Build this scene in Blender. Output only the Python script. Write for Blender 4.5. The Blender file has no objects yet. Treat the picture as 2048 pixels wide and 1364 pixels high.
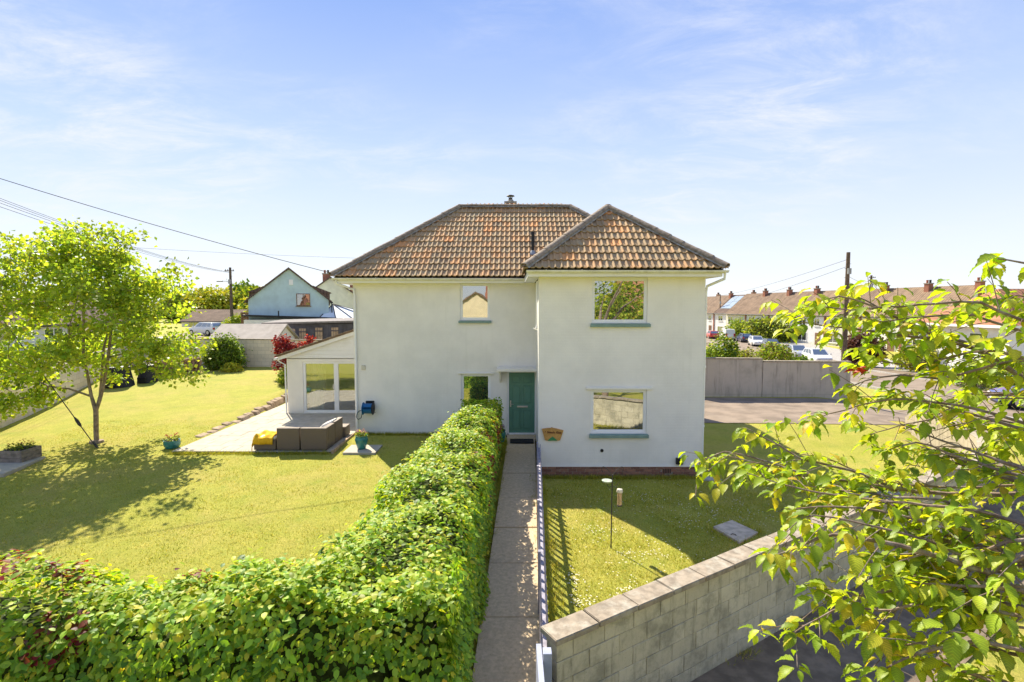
import bpy, bmesh, math, random
import numpy as np
from mathutils import Vector, Matrix, noise

scene = bpy.context.scene
COL = scene.collection
RND = random.Random(11)
NP = np.random.default_rng(5)
rad = math.radians

# ------------------------------------------------------------------ camera, sky, sun, exposure
cam_d = bpy.data.cameras.new('camera'); cam = bpy.data.objects.new('camera', cam_d); COL.objects.link(cam)
cam.location = (0, 0, 4.2)
cam.rotation_euler = (math.pi/2 - math.atan(67/1024.0), 0, 0)
cam_d.sensor_width = 36; cam_d.sensor_fit = 'HORIZONTAL'; cam_d.lens = 18.0
cam_d.clip_start = 0.05; cam_d.clip_end = 8000
scene.camera = cam

SUN = Vector((-0.54, 0.93, 1.02)).normalized()          # towards the sun
sun_d = bpy.data.lights.new('sun', 'SUN'); sun = bpy.data.objects.new('sun', sun_d); COL.objects.link(sun)
sun_d.energy = 2.75; sun_d.angle = rad(0.53); sun_d.color = (1.0, 0.91, 0.75)
sun.rotation_euler = SUN.to_track_quat('Z', 'Y').to_euler(); sun.location = (-30, 50, 60)

world = bpy.data.worlds.new('World'); scene.world = world; world.use_nodes = True
wn = world.node_tree; wn.nodes.clear()
def wnode(t, **kw):
    n = wn.nodes.new(t)
    for k, v in kw.items(): setattr(n, k, v)
    return n
w_out = wnode('ShaderNodeOutputWorld'); w_bg = wnode('ShaderNodeBackground')
w_sky = wnode('ShaderNodeTexSky', sky_type='NISHITA', sun_disc=False)
w_sky.sun_elevation = math.asin(SUN.z); w_sky.sun_rotation = math.atan2(SUN.x, SUN.y)
w_sky.air_density = 1.0; w_sky.dust_density = 0.0; w_sky.ozone_density = 2.2; w_sky.altitude = 60
w_tc = wnode('ShaderNodeTexCoord'); w_sep = wnode('ShaderNodeSeparateXYZ')
wn.links.new(w_tc.outputs['Generated'], w_sep.inputs[0])
def wmath(op, a, b=None, clamp=False):
    n = wnode('ShaderNodeMath', operation=op, use_clamp=clamp)
    for i, s in enumerate((a, b)):
        if s is None: continue
        if isinstance(s, (int, float)): n.inputs[i].default_value = s
        else: wn.links.new(s, n.inputs[i])
    return n.outputs[0]
zc = wmath('ADD', wmath('MAXIMUM', w_sep.outputs['Z'], 0.0), 0.16)
w_cmb = wnode('ShaderNodeCombineXYZ')
wn.links.new(wmath('DIVIDE', w_sep.outputs['X'], zc), w_cmb.inputs[0]); wn.links.new(wmath('DIVIDE', w_sep.outputs['Y'], zc), w_cmb.inputs[1])
def wnoise(scale, detail, rough, dist, loc, sc):
    mp = wnode('ShaderNodeMapping'); mp.inputs['Location'].default_value = loc; mp.inputs['Scale'].default_value = sc
    mp.inputs['Rotation'].default_value = (0, 0, rad(35))
    wn.links.new(w_cmb.outputs[0], mp.inputs[0])
    n = wnode('ShaderNodeTexNoise'); n.inputs['Scale'].default_value = scale; n.inputs['Detail'].default_value = detail
    n.inputs['Roughness'].default_value = rough; n.inputs['Distortion'].default_value = dist
    wn.links.new(mp.outputs[0], n.inputs['Vector'])
    return n.outputs['Fac']
big = wnoise(0.55, 3, 0.5, 0.2, (0.5, 0.5, 0), (1, 1, 1))
fine = wnoise(2.8, 10, 0.7, 0.5, (0.4, 1.7, 0), (0.8, 1.5, 1))
def wramp(f, lo, hi):
    r = wnode('ShaderNodeMapRange', interpolation_type='SMOOTHSTEP'); r.inputs['From Min'].default_value = lo; r.inputs['From Max'].default_value = hi
    wn.links.new(f, r.inputs[0]); return r.outputs[0]
cloud = wmath('MULTIPLY', wramp(big, 0.40, 0.62), wramp(fine, 0.36, 0.82))
w_rmp = wnode('ShaderNodeValToRGB'); cr_ = w_rmp.color_ramp                       # clear summer sky: deep blue overhead, pale at the horizon
cr_.elements[0].position = 0.0; cr_.elements[0].color = (1.56, 1.60, 1.68, 1)
cr_.elements[1].position = 1.0; cr_.elements[1].color = (0.46, 0.70, 1.40, 1)
for p_, c_ in ((0.10, (1.40, 1.50, 1.70)), (0.27, (0.98, 1.20, 1.64)), (0.5, (0.50, 0.76, 1.50))):
    e_ = cr_.elements.new(p_); e_.color = (*c_, 1)
wn.links.new(w_sep.outputs['Z'], w_rmp.inputs[0])
w_mx0 = wnode('ShaderNodeMix', data_type='RGBA'); w_mx0.inputs[0].default_value = 0.97
wn.links.new(w_sky.outputs[0], w_mx0.inputs[6]); wn.links.new(w_rmp.outputs[0], w_mx0.inputs[7])
w_mx = wnode('ShaderNodeMix', data_type='RGBA'); wn.links.new(wmath('MULTIPLY', cloud, 0.95), w_mx.inputs[0]); wn.links.new(w_mx0.outputs[2], w_mx.inputs[6])
w_mx.inputs[7].default_value = (1.62, 1.64, 1.74, 1)
wn.links.new(w_mx.outputs[2], w_bg.inputs[0]); w_bg.inputs[1].default_value = 0.15
wn.links.new(w_bg.outputs[0], w_out.inputs[0])

vs = scene.view_settings
vs.view_transform = 'Standard'; vs.look = 'None'; vs.gamma = 1.0; vs.use_curve_mapping = False
vs.exposure = 2.0
scene.render.engine = 'CYCLES'
scene.cycles.max_bounces = 8; scene.cycles.transparent_max_bounces = 8

# ------------------------------------------------------------------ helpers
def world_loc(o):
    v = Vector((0, 0, 0))
    while o is not None:
        v += o.location; o = o.parent
    return v

class MB:
    """collects shapes and links them as ONE mesh object"""
    def __init__(s): s.v = []; s.f = []
    def add(s, vs_, fs):
        b = len(s.v); s.v += [tuple(p) for p in vs_]; s.f += [tuple(i + b for i in f) for f in fs]; return s
    def hexa(s, p): return s.add(p, [(3,2,1,0),(4,5,6,7),(0,1,5,4),(1,2,6,5),(2,3,7,6),(3,0,4,7)])
    def box(s, x0, x1, y0, y1, z0, z1):
        return s.hexa([(x0,y0,z0),(x1,y0,z0),(x1,y1,z0),(x0,y1,z0),(x0,y0,z1),(x1,y0,z1),(x1,y1,z1),(x0,y1,z1)])
    def prism(s, poly, a, b, axis='y'):
        n = len(poly)
        mk = {'y': lambda p, t: (p[0], t, p[1]), 'x': lambda p, t: (t, p[0], p[1]), 'z': lambda p, t: (p[0], p[1], t)}[axis]
        vs_ = [mk(p, a) for p in poly] + [mk(p, b) for p in poly]
        fs = [tuple(range(n)), tuple(range(2*n-1, n-1, -1))] + [(i, i+n, (i+1) % n + n, (i+1) % n) for i in range(n)]
        return s.add(vs_, fs)
    def tube(s, pts, r, seg=8, cap=True):
        pts = [Vector(p) for p in pts]; n = len(pts)
        rs = r if isinstance(r, (list, tuple)) else [r]*n
        vs_ = []; fs = []
        up = Vector((0.12, 0.31, 0.94))
        for i, p in enumerate(pts):
            d = (pts[min(i+1, n-1)] - pts[max(i-1, 0)])
            d = d.normalized() if d.length > 1e-9 else Vector((0, 0, 1))
            a = d.cross(up)
            if a.length < 0.05: a = d.cross(Vector((1, 0, 0)))
            a.normalize(); b = d.cross(a)
            for k in range(seg):
                t = 2*math.pi*k/seg
                vs_.append(p + (a*math.cos(t) + b*math.sin(t))*rs[i])
        for i in range(n-1):
            for k in range(seg):
                fs.append((i*seg+k, i*seg+(k+1) % seg, (i+1)*seg+(k+1) % seg, (i+1)*seg+k))
        if cap: fs += [tuple(range(seg-1, -1, -1)), tuple(range((n-1)*seg, n*seg))]
        return s.add(vs_, fs)
    def lathe(s, prof, c=(0, 0, 0), seg=20, axis='z'):
        vs_ = []; fs = []
        for (r, h) in prof:
            for k in range(seg):
                t = 2*math.pi*k/seg; x, y = r*math.cos(t), r*math.sin(t)
                vs_.append((c[0]+x, c[1]+y, c[2]+h) if axis == 'z' else ((c[0]+h, c[1]+x, c[2]+y) if axis == 'x' else (c[0]+x, c[1]+h, c[2]+y)))
        for i in range(len(prof)-1):
            for k in range(seg): fs.append((i*seg+k, i*seg+(k+1) % seg, (i+1)*seg+(k+1) % seg, (i+1)*seg+k))
        fs += [tuple(range(seg-1, -1, -1)), tuple(range((len(prof)-1)*seg, len(prof)*seg))]
        return s.add(vs_, fs)
    def mesh(s, name, off=None, smooth=False):
        me = bpy.data.meshes.new(name)
        vs_ = s.v if off is None else [(x-off[0], y-off[1], z-off[2]) for x, y, z in s.v]
        me.from_pydata(vs_, [], s.f); me.update()
        bm = bmesh.new(); bm.from_mesh(me); bmesh.ops.recalc_face_normals(bm, faces=bm.faces[:]); bm.to_mesh(me); bm.free()
        if smooth:
            me.polygons.foreach_set('use_smooth', [True]*len(me.polygons))
            try: me.set_sharp_from_angle(angle=rad(40))
            except Exception: pass
        return me
    def build(s, name, mat, parent=None, local=False, smooth=False, bevel=0.0):
        off = None
        if parent is not None and not local: off = world_loc(parent)
        o = bpy.data.objects.new(name, s.mesh(name, off, smooth)); COL.objects.link(o)
        if mat is not None: o.data.materials.append(mat)
        if parent is not None: o.parent = parent
        if bevel:
            m = o.modifiers.new('bevel', 'BEVEL'); m.width = bevel; m.segments = 2; m.limit_method = 'ANGLE'
        return o

def tag(o, label=None, cat=None, group=None, kind=None):
    if label: o['label'] = label
    if cat: o['category'] = cat
    if group: o['group'] = group
    if kind: o['kind'] = kind
    return o
def thing(name, label, cat, loc=(0, 0, 0), group=None, rz=0.0):
    o = bpy.data.objects.new(name, None); COL.objects.link(o); o.location = loc; o.rotation_euler = (0, 0, rz); o.empty_display_size = 0.2
    return tag(o, label, cat, group)
def struct(o): o['kind'] = 'structure'; return o
def inst(name, mesh, mat, parent, M):
    o = bpy.data.objects.new(name, mesh); COL.objects.link(o)
    if parent is not None:
        o.parent = parent; M = Matrix.Translation(-world_loc(parent)) @ M
    o.matrix_basis = M
    if mat is not None and not mesh.materials: mesh.materials.append(mat)
    return o
def sst(a, b, x):
    t = (x-a)/(b-a) if b != a else float(x > a)
    t = 0.0 if t < 0 else (1.0 if t > 1 else t)
    return t*t*(3-2*t)

# ------------------------------------------------------------------ materials
class NT:
    def __init__(s, name):
        s.m = bpy.data.materials.new(name); s.m.use_nodes = True; s.t = s.m.node_tree; s.t.nodes.clear()
        s.out = s.n('ShaderNodeOutputMaterial')
    def n(s, t, **kw):
        x = s.t.nodes.new(t)
        for k, v in kw.items(): setattr(x, k, v)
        return x
    def l(s, a, b): s.t.links.new(a, b)
    def coord(s, kind='Object'): return s.n('ShaderNodeTexCoord').outputs[kind]
    def pos(s): return s.n('ShaderNodeNewGeometry').outputs['Position']
    def mapping(s, vec, scale=(1, 1, 1), rot=(0, 0, 0)):
        m = s.n('ShaderNodeMapping'); m.inputs['Scale'].default_value = scale; m.inputs['Rotation'].default_value = rot; s.l(vec, m.inputs[0]); return m.outputs[0]
    def noise(s, vec, scale, detail=4, rough=0.55, dist=0.0):
        n = s.n('ShaderNodeTexNoise'); n.inputs['Scale'].default_value = scale; n.inputs['Detail'].default_value = detail
        n.inputs['Roughness'].default_value = rough; n.inputs['Distortion'].default_value = dist; s.l(vec, n.inputs['Vector']); return n.outputs['Fac']
    def ramp(s, f, lo, hi, a=0.0, b=1.0):
        r = s.n('ShaderNodeMapRange', interpolation_type='SMOOTHSTEP'); r.inputs['From Min'].default_value = lo; r.inputs['From Max'].default_value = hi
        r.inputs['To Min'].default_value = a; r.inputs['To Max'].default_value = b; s.l(f, r.inputs[0]); return r.outputs[0]
    def mix(s, f, a, b, mode='MIX'):
        m = s.n('ShaderNodeMix', data_type='RGBA', blend_type=mode)
        for i, v in ((0, f), (6, a), (7, b)):
            if isinstance(v, (int, float)): m.inputs[i].default_value = v
            elif isinstance(v, (tuple, list)): m.inputs[i].default_value = (*v[:3], 1)
            else: s.l(v, m.inputs[i])
        return m.outputs[2]
    def math(s, op, a, b=None):
        n = s.n('ShaderNodeMath', operation=op)
        for i, v in enumerate((a, b)):
            if v is None: continue
            if isinstance(v, (int, float)): n.inputs[i].default_value = v
            else: s.l(v, n.inputs[i])
        return n.outputs[0]
    def bump(s, h, strength, dist=0.01):
        b = s.n('ShaderNodeBump'); b.inputs['Strength'].default_value = strength; b.inputs['Distance'].default_value = dist; s.l(h, b.inputs['Height']); return b.outputs[0]
    def pbr(s, col, rough=0.7, spec=0.3, metal=0.0, normal=None, coat=0.0):
        p = s.n('ShaderNodeBsdfPrincipled')
        if isinstance(col, (tuple, list)): p.inputs['Base Color'].default_value = (*col[:3], 1)
        else: s.l(col, p.inputs['Base Color'])
        p.inputs['Roughness'].default_value = rough; p.inputs['Specular IOR Level'].default_value = spec; p.inputs['Metallic'].default_value = metal
        p.inputs['Coat Weight'].default_value = coat
        if normal is not None: s.l(normal, p.inputs['Normal'])
        s.l(p.outputs[0], s.out.inputs[0]); return p

def mat(name, col, rough=0.75, var=0.18, scale=5.0, bump=0.0, bscale=60.0, spec=0.3, metal=0.0, coat=0.0, dirt=None, dirt_amt=0.3, dirt_scale=2.0):
    t = NT(name); v = t.pos()
    f = t.ramp(t.noise(v, scale, 5), 0.3, 0.7)
    c = t.mix(f, tuple(x*(1-var) for x in col), tuple(min(1, x*(1+var)) for x in col))
    if dirt:
        c = t.mix(t.math('MULTIPLY', t.ramp(t.noise(v, dirt_scale, 7, 0.65), 0.45, 0.72), dirt_amt), c, dirt)
    nrm = t.bump(t.noise(v, bscale, 4), bump, 0.01) if bump else None
    t.pbr(c, rough, spec, metal, nrm, coat); return t.m

def mat_leaf(name, trans=0.45, rough=0.42, tint=(1.25, 1.15, 0.45), spec=0.4, veins=False):
    t = NT(name)
    a = t.n('ShaderNodeAttribute', attribute_name='Col').outputs['Color']
    if veins:
        sx = t.n('ShaderNodeSeparateXYZ'); t.l(t.n('ShaderNodeAttribute', attribute_name='LeafCo').outputs['Vector'], sx.inputs[0])
        w = t.math('SINE', t.math('MULTIPLY', t.math('SUBTRACT', sx.outputs[1], t.math('MULTIPLY', t.math('ABSOLUTE', sx.outputs[0]), 0.9)), 68.0))
        a = t.mix(t.ramp(w, 0.35, 1.0), t.mix(1.0, a, (0.9, 0.92, 0.9), 'MULTIPLY'), t.mix(1.0, a, (1.32, 1.25, 1.25), 'MULTIPLY'))
        a = t.mix(t.ramp(t.noise(t.pos(), 30, 4, 0.7), 0.55, 0.75, 0, 0.45), a, t.mix(1.0, a, (1.15, 0.75, 0.6), 'MULTIPLY'))
    p = t.n('ShaderNodeBsdfPrincipled'); p.inputs['Roughness'].default_value = rough; p.inputs['Specular IOR Level'].default_value = spec
    t.l(a, p.inputs['Base Color'])
    tr = t.n('ShaderNodeBsdfTranslucent'); t.l(t.mix(1.0, a, tint, 'MULTIPLY'), tr.inputs['Color'])
    mx = t.n('ShaderNodeMixShader'); mx.inputs[0].default_value = trans
    t.l(p.outputs[0], mx.inputs[1]); t.l(tr.outputs[0], mx.inputs[2]); t.l(mx.outputs[0], t.out.inputs[0])
    return t.m

M = {}
def m_render(name, col):
    t = NT(name); v = t.pos()
    f = t.ramp(t.noise(v, 1.1, 6, 0.6), 0.3, 0.7)
    c = t.mix(f, tuple(x*0.90 for x in col), col)
    streak = t.noise(t.mapping(v, (3.0, 3.0, 0.25)), 1.5, 6, 0.65)
    c = t.mix(t.ramp(streak, 0.52, 0.8, 0, 0.17), c, (col[0]*0.62, col[1]*0.62, col[2]*0.56))
    br = t.n('ShaderNodeTexBrick'); br.inputs['Scale'].default_value = 1.0; br.inputs['Brick Width'].default_value = 0.225; br.inputs['Row Height'].default_value = 0.075
    br.inputs['Mortar Size'].default_value = 0.008; br.inputs['Mortar Smooth'].default_value = 0.6
    sx = t.n('ShaderNodeSeparateXYZ'); t.l(v, sx.inputs[0]); cb = t.n('ShaderNodeCombineXYZ'); t.l(t.math('ADD', sx.outputs[0], sx.outputs[1]), cb.inputs[0]); t.l(sx.outputs[2], cb.inputs[1]); t.l(cb.outputs[0], br.inputs['Vector'])
    h = t.math('ADD', t.math('MULTIPLY', br.outputs['Fac'], -0.55), t.noise(v, 45, 4))
    t.pbr(c, 0.85, 0.2, 0, t.bump(h, 0.35, 0.006)); return t.m
M['render'] = m_render('white_masonry_paint', (0.84, 0.81, 0.74))
M['board_white'] = mat('white_board', (0.80, 0.79, 0.76), 0.5, 0.04, 2, dirt=(0.5, 0.47, 0.38), dirt_amt=0.3)
M['upvc'] = mat('white_upvc', (0.80, 0.80, 0.78), 0.35, 0.03, 2, spec=0.5)
M['gutter'] = mat('aged_white_gutter', (0.72, 0.71, 0.63), 0.45, 0.1, 4, spec=0.4, dirt=(0.35, 0.32, 0.2), dirt_amt=0.45, dirt_scale=6)
M['sill'] = mat('sage_sill_paint', (0.20, 0.29, 0.25), 0.55, 0.1, 6)
M['door'] = mat('sage_door_paint', (0.10, 0.24, 0.165), 0.4, 0.05, 3, spec=0.45)
M['steel'] = mat('brushed_steel', (0.6, 0.6, 0.6), 0.3, 0.05, 8, metal=1.0)
M['black'] = mat('black_plastic', (0.018, 0.018, 0.02), 0.5, 0.2, 8)
M['rubber'] = mat('rubber_mat', (0.02, 0.02, 0.022), 0.9, 0.3, 30, bump=0.6, bscale=220)
def m_glass(name, refl, body, trans=0.0):
    t = NT(name)
    g = t.n('ShaderNodeBsdfGlossy'); g.inputs['Roughness'].default_value = 0.012; g.inputs['Color'].default_value = (0.92, 0.95, 0.94, 1)
    if trans: b = t.n('ShaderNodeBsdfTransparent'); b.inputs['Color'].default_value = (*body, 1)
    else: b = t.n('ShaderNodeBsdfDiffuse'); b.inputs['Color'].default_value = (*body, 1)
    wv = t.noise(t.pos(), 1.6, 2); bm_ = t.bump(wv, 0.05, 0.02); t.l(bm_, g.inputs['Normal'])
    mx = t.n('ShaderNodeMixShader'); mx.inputs[0].default_value = refl
    t.l(b.outputs[0], mx.inputs[1]); t.l(g.outputs[0], mx.inputs[2]); t.l(mx.outputs[0], t.out.inputs[0]); return t.m
M['glass'] = m_glass('window_glass', 0.45, (0.03, 0.035, 0.035))
M['glass_far'] = m_glass('far_window_glass', 0.35, (0.05, 0.055, 0.06))
M['glass_clear'] = m_glass('patio_door_glass', 0.3, (0.9, 0.93, 0.92), 1.0)

def m_tiles():
    t = NT('weathered_clay_tile'); v = t.pos()
    oi = t.n('ShaderNodeObjectInfo').outputs['Random']; ri = t.n('ShaderNodeNewGeometry').outputs['Random Per Island']
    r = t.math('FRACT', t.math('ADD', oi, ri))
    base = t.n('ShaderNodeValToRGB'); cr = base.color_ramp; cr.interpolation = 'LINEAR'
    cr.elements[0].position = 0.0; cr.elements[0].color = (0.175, 0.10, 0.06, 1)
    cr.elements[1].position = 1.0; cr.elements[1].color = (0.58, 0.22, 0.075, 1)
    for p_, c_ in ((0.2, (0.26, 0.17, 0.105)), (0.45, (0.31, 0.19, 0.11)), (0.68, (0.36, 0.195, 0.105)), (0.84, (0.41, 0.20, 0.095)), (0.94, (0.50, 0.21, 0.08))):
        e = cr.elements.new(p_); e.color = (*c_, 1)
    t.l(r, base.inputs[0])
    c = t.mix(1.0, base.outputs[0], (1.30, 1.40, 1.2), 'MULTIPLY')
    c = t.mix(0.28, c, (0.43, 0.28, 0.155))
    lich = t.ramp(t.noise(v, 3.2, 8, 0.7), 0.47, 0.66)
    c = t.mix(t.math('MULTIPLY', lich, 0.62), c, (0.40, 0.33, 0.20))
    sp = t.ramp(t.noise(v, 26, 5, 0.7), 0.58, 0.72)
    c = t.mix(t.math('MULTIPLY', sp, 0.55), c, (0.42, 0.38, 0.28))
    dk = t.ramp(t.noise(v, 11, 6, 0.7), 0.56, 0.75)
    c = t.mix(t.math('MULTIPLY', dk, 0.6), c, (0.085, 0.065, 0.045))
    t.pbr(c, 0.85, 0.2, 0, t.bump(t.noise(v, 70, 5, 0.7), 0.5, 0.008)); return t.m
M['tile'] = m_tiles()
M['ridge'] = mat('lichened_ridge_tile', (0.25, 0.19, 0.135), 0.9, 0.3, 8, bump=0.6, bscale=50, dirt=(0.40, 0.37, 0.29), dirt_amt=0.6, dirt_scale=12)
M['mortar'] = mat('old_mortar', (0.33, 0.30, 0.25), 0.95, 0.3, 12, bump=0.7, bscale=50, dirt=(0.10, 0.09, 0.07), dirt_amt=0.6, dirt_scale=8)
M['deck'] = mat('roof_underlay', (0.06, 0.05, 0.045), 0.95)
def m_brick():
    t = NT('plinth_brick'); v = t.pos(); oi = t.n('ShaderNodeObjectInfo').outputs['Random']
    c = t.mix(oi, (0.20, 0.10, 0.075), (0.36, 0.185, 0.125)); c = t.mix(t.ramp(t.noise(v, 18, 5), 0.5, 0.75, 0, 0.5), c, (0.36, 0.31, 0.25))
    t.pbr(c, 0.9, 0.2, 0, t.bump(t.noise(v, 90, 4), 0.5, 0.006)); return t.m
M['brick'] = m_brick()
def m_block():
    t = NT('weathered_concrete_block'); v = t.pos(); oi = t.n('ShaderNodeObjectInfo').outputs['Random']
    c = t.mix(oi, (0.49, 0.445, 0.325), (0.58, 0.53, 0.395))
    c = t.mix(t.ramp(t.noise(v, 2.6, 7, 0.7), 0.42, 0.68, 0, 0.8), c, (0.25, 0.235, 0.175))
    c = t.mix(t.ramp(t.noise(t.mapping(v, (5, 5, 0.7)), 1.6, 6, 0.7), 0.52, 0.78, 0, 0.75), c, (0.12, 0.115, 0.085))
    c = t.mix(t.ramp(t.noise(v, 45, 4, 0.7), 0.6, 0.72, 0, 0.6), c, (0.12, 0.115, 0.10))
    t.pbr(c, 0.92, 0.15, 0, t.bump(t.noise(v, 55, 6, 0.7), 0.7, 0.01)); return t.m
M['block'] = m_block()
M['coping'] = mat('concrete_coping', (0.285, 0.235, 0.175), 0.95, 0.25, 9, bump=0.6, bscale=70, dirt=(0.46, 0.43, 0.35), dirt_amt=0.7, dirt_scale=5)
M['slab'] = mat('path_concrete', (0.60, 0.465, 0.30), 0.92, 0.12, 14, bump=0.6, bscale=120, dirt=(0.34, 0.265, 0.165), dirt_amt=0.5, dirt_scale=26)
M['patio'] = mat('patio_slab', (0.42, 0.375, 0.30), 0.9, 0.14, 5, bump=0.3, bscale=60, dirt=(0.33, 0.29, 0.22), dirt_amt=0.45, dirt_scale=2.5)
M['tarmac'] = mat('worn_tarmac', (0.225, 0.175, 0.13), 0.92, 0.25, 1.2, bump=0.6, bscale=160, dirt=(0.28, 0.225, 0.175), dirt_amt=0.6, dirt_scale=0.7)
M['pavement'] = mat('footway_tarmac', (0.195, 0.148, 0.10), 0.92, 0.2, 6, bump=0.7, bscale=160, dirt=(0.27, 0.21, 0.145), dirt_amt=0.5, dirt_scale=3)
M['kerb'] = mat('kerb_concrete', (0.34, 0.32, 0.29), 0.9, 0.2, 5)
M['stone'] = mat('edging_stone', (0.32, 0.24, 0.165), 0.95, 0.35, 7, bump=0.7, bscale=40)
M['wall_cream'] = None
def m_wallblock(name, col, w=0.45, h=0.225, stain=0.7):
    t = NT(name); v = t.pos()
    br = t.n('ShaderNodeTexBrick'); br.inputs['Scale'].default_value = 1.0; br.inputs['Brick Width'].default_value = w; br.inputs['Row Height'].default_value = h
    br.inputs['Mortar Size'].default_value = 0.012; br.inputs['Mortar Smooth'].default_value = 0.4
    br.inputs['Color1'].default_value = (*[c*0.93 for c in col], 1); br.inputs['Color2'].default_value = (*[min(1, c*1.06) for c in col], 1); br.inputs['Mortar'].default_value = (*[c*0.78 for c in col], 1)
    sx = t.n('ShaderNodeSeparateXYZ'); t.l(v, sx.inputs[0]); cb = t.n('ShaderNodeCombineXYZ'); t.l(t.math('ADD', sx.outputs[0], sx.outputs[1]), cb.inputs[0]); t.l(sx.outputs[2], cb.inputs[1]); t.l(cb.outputs[0], br.inputs['Vector'])
    c = br.outputs['Color']
    c = t.mix(t.ramp(t.noise(v, 1.1, 7, 0.65), 0.45, 0.75, 0, 0.55), c, tuple(x*0.6 for x in col))
    c = t.mix(t.ramp(t.noise(t.mapping(v, (2.5, 2.5, 0.3)), 1.5, 6, 0.7), 0.48, 0.72, 0, stain), c, tuple(x*0.42 for x in col))
    hh = t.math('ADD', t.math('MULTIPLY', br.outputs['Fac'], -1.0), t.noise(v, 40, 4))
    t.pbr(c, 0.92, 0.15, 0, t.bump(hh, 0.5, 0.01)); return t.m
M['wall_cream'] = m_wallblock('cream_block_wall', (0.76, 0.66, 0.51), stain=0.25)
M['wall_curve'] = m_wallblock('cream_painted_wall', (0.40, 0.345, 0.25))
M['wall_grey'] = m_wallblock('stained_grey_render', (0.50, 0.435, 0.355), 3.3, 6.0)
M['fence'] = mat('lavender_fence_paint', (0.27, 0.255, 0.31), 0.7, 0.2, 10, dirt=(0.5, 0.47, 0.48), dirt_amt=0.6, dirt_scale=9)
M['fence_pale'] = mat('pale_blue_post_paint', (0.33, 0.36, 0.47), 0.6, 0.1, 6)
M['bark'] = mat('grey_brown_bark', (0.26, 0.20, 0.145), 0.95, 0.35, 9, bump=0.8, bscale=35)
M['bark_cherry'] = mat('cherry_bark', (0.20, 0.14, 0.105), 0.85, 0.3, 14, bump=0.5, bscale=60, dirt=(0.42, 0.40, 0.35), dirt_amt=0.6, dirt_scale=20)
M['twig'] = mat('hedge_twig', (0.13, 0.10, 0.065), 0.9, 0.3, 10)
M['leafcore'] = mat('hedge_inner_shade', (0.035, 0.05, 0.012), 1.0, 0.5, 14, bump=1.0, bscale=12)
M['leaf'] = mat_leaf('broad_leaf', 0.62)
M['leaf_gloss'] = mat_leaf('glossy_hedge_leaf', 0.52, 0.5, (1.25, 1.15, 0.35), 0.3)
M['leaf_cherry'] = mat_leaf('cherry_leaf', 0.58, 0.45, (1.2, 1.16, 0.3), 0.35, True)
M['leaf_far'] = mat_leaf('far_foliage', 0.35, 0.6, (1.15, 1.1, 0.5), 0.2)
M['petal'] = mat_leaf('petal', 0.3, 0.6, (1, 1, 1), 0.2)
def m_grass():
    t = NT('lawn_turf'); v = t.pos()
    big = t.noise(v, 0.5, 6, 0.65, 0.4); mid = t.noise(v, 2.8, 6, 0.7); fin = t.noise(t.mapping(v, (1, 0.35, 1)), 60, 5, 0.75)
    c = t.mix(t.ramp(mid, 0.3, 0.7), (0.36, 0.362, 0.05), (0.50, 0.445, 0.082))
    c = t.mix(t.ramp(big, 0.42, 0.68, 0, 0.7), c, (0.50, 0.39, 0.11))
    c = t.mix(t.ramp(t.noise(v, 1.4, 5, 0.7), 0.5, 0.72, 0, 0.75), c, (0.23, 0.30, 0.038))
    c = t.mix(t.ramp(fin, 0.3, 0.62, 0.75, 0), c, (0.15, 0.175, 0.024))
    c = t.mix(t.ramp(t.noise(t.mapping(v, (1, 0.6, 1), (0, 0, 0.5)), 10.0, 5, 0.75), 0.52, 0.7, 0, 0.42), c, (0.22, 0.255, 0.032))
    c = t.mix(t.ramp(t.noise(v, 7.0, 6, 0.75), 0.58, 0.76, 0, 0.4), c, (0.50, 0.39, 0.15))
    t.pbr(c, 0.9, 0.12, 0, t.bump(fin, 1.0, 0.03)); return t.m
M['grass'] = m_grass()
def m_attr(name, rough=0.7, spec=0.2):
    t = NT(name); t.pbr(t.n('ShaderNodeAttribute', attribute_name='Col').outputs['Color'], rough, spec); return t.m
M['blade'] = mat_leaf('grass_blade', 0.4, 0.6, (1.1, 1.05, 0.5), 0.15)
def m_rattan():
    t = NT('brown_rattan_weave'); v = t.pos()
    sx = t.n('ShaderNodeSeparateXYZ'); t.l(v, sx.inputs[0])
    a = t.math('SINE', t.math('MULTIPLY', t.math('ADD', sx.outputs[0], sx.outputs[1]), 210)); b = t.math('SINE', t.math('MULTIPLY', sx.outputs[2], 260))
    h = t.math('MULTIPLY', a, b)
    c = t.mix(t.ramp(h, -0.6, 0.8), (0.10, 0.072, 0.05), (0.27, 0.20, 0.14)); t.pbr(c, 0.55, 0.35, 0, t.bump(h, 0.6, 0.006)); return t.m
M['rattan'] = m_rattan()
M['cushion'] = mat('cream_cushion', (0.66, 0.63, 0.56), 0.95, 0.06, 6, bump=0.2, bscale=90)
M['towel'] = mat('mustard_throw', (0.74, 0.42, 0.02), 0.95, 0.12, 12, bump=0.5, bscale=120)
def m_roof_far(name, col):
    t = NT(name); v = t.coord('Object')
    sx = t.n('ShaderNodeSeparateXYZ'); t.l(v, sx.inputs[0])
    a = t.math('SINE', t.math('MULTIPLY', t.math('ADD', sx.outputs[0], t.math('MULTIPLY', sx.outputs[1], 0.0)), 20)); b = t.math('FRACT', t.math('MULTIPLY', sx.outputs[2], 4.2))
    c = t.mix(t.ramp(t.noise(v, 0.9, 7, 0.7), 0.35, 0.7), tuple(x*0.75 for x in col), tuple(x*1.2 for x in col))
    c = t.mix(t.ramp(b, 0.0, 0.25, 0.5, 0), c, tuple(x*0.45 for x in col))
    t.pbr(c, 0.9, 0.15, 0, t.bump(t.math('ADD', a, b), 0.5, 0.05)); return t.m
M['roof_brown'] = m_roof_far('brown_concrete_tiles', (0.215, 0.15, 0.105))
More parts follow.
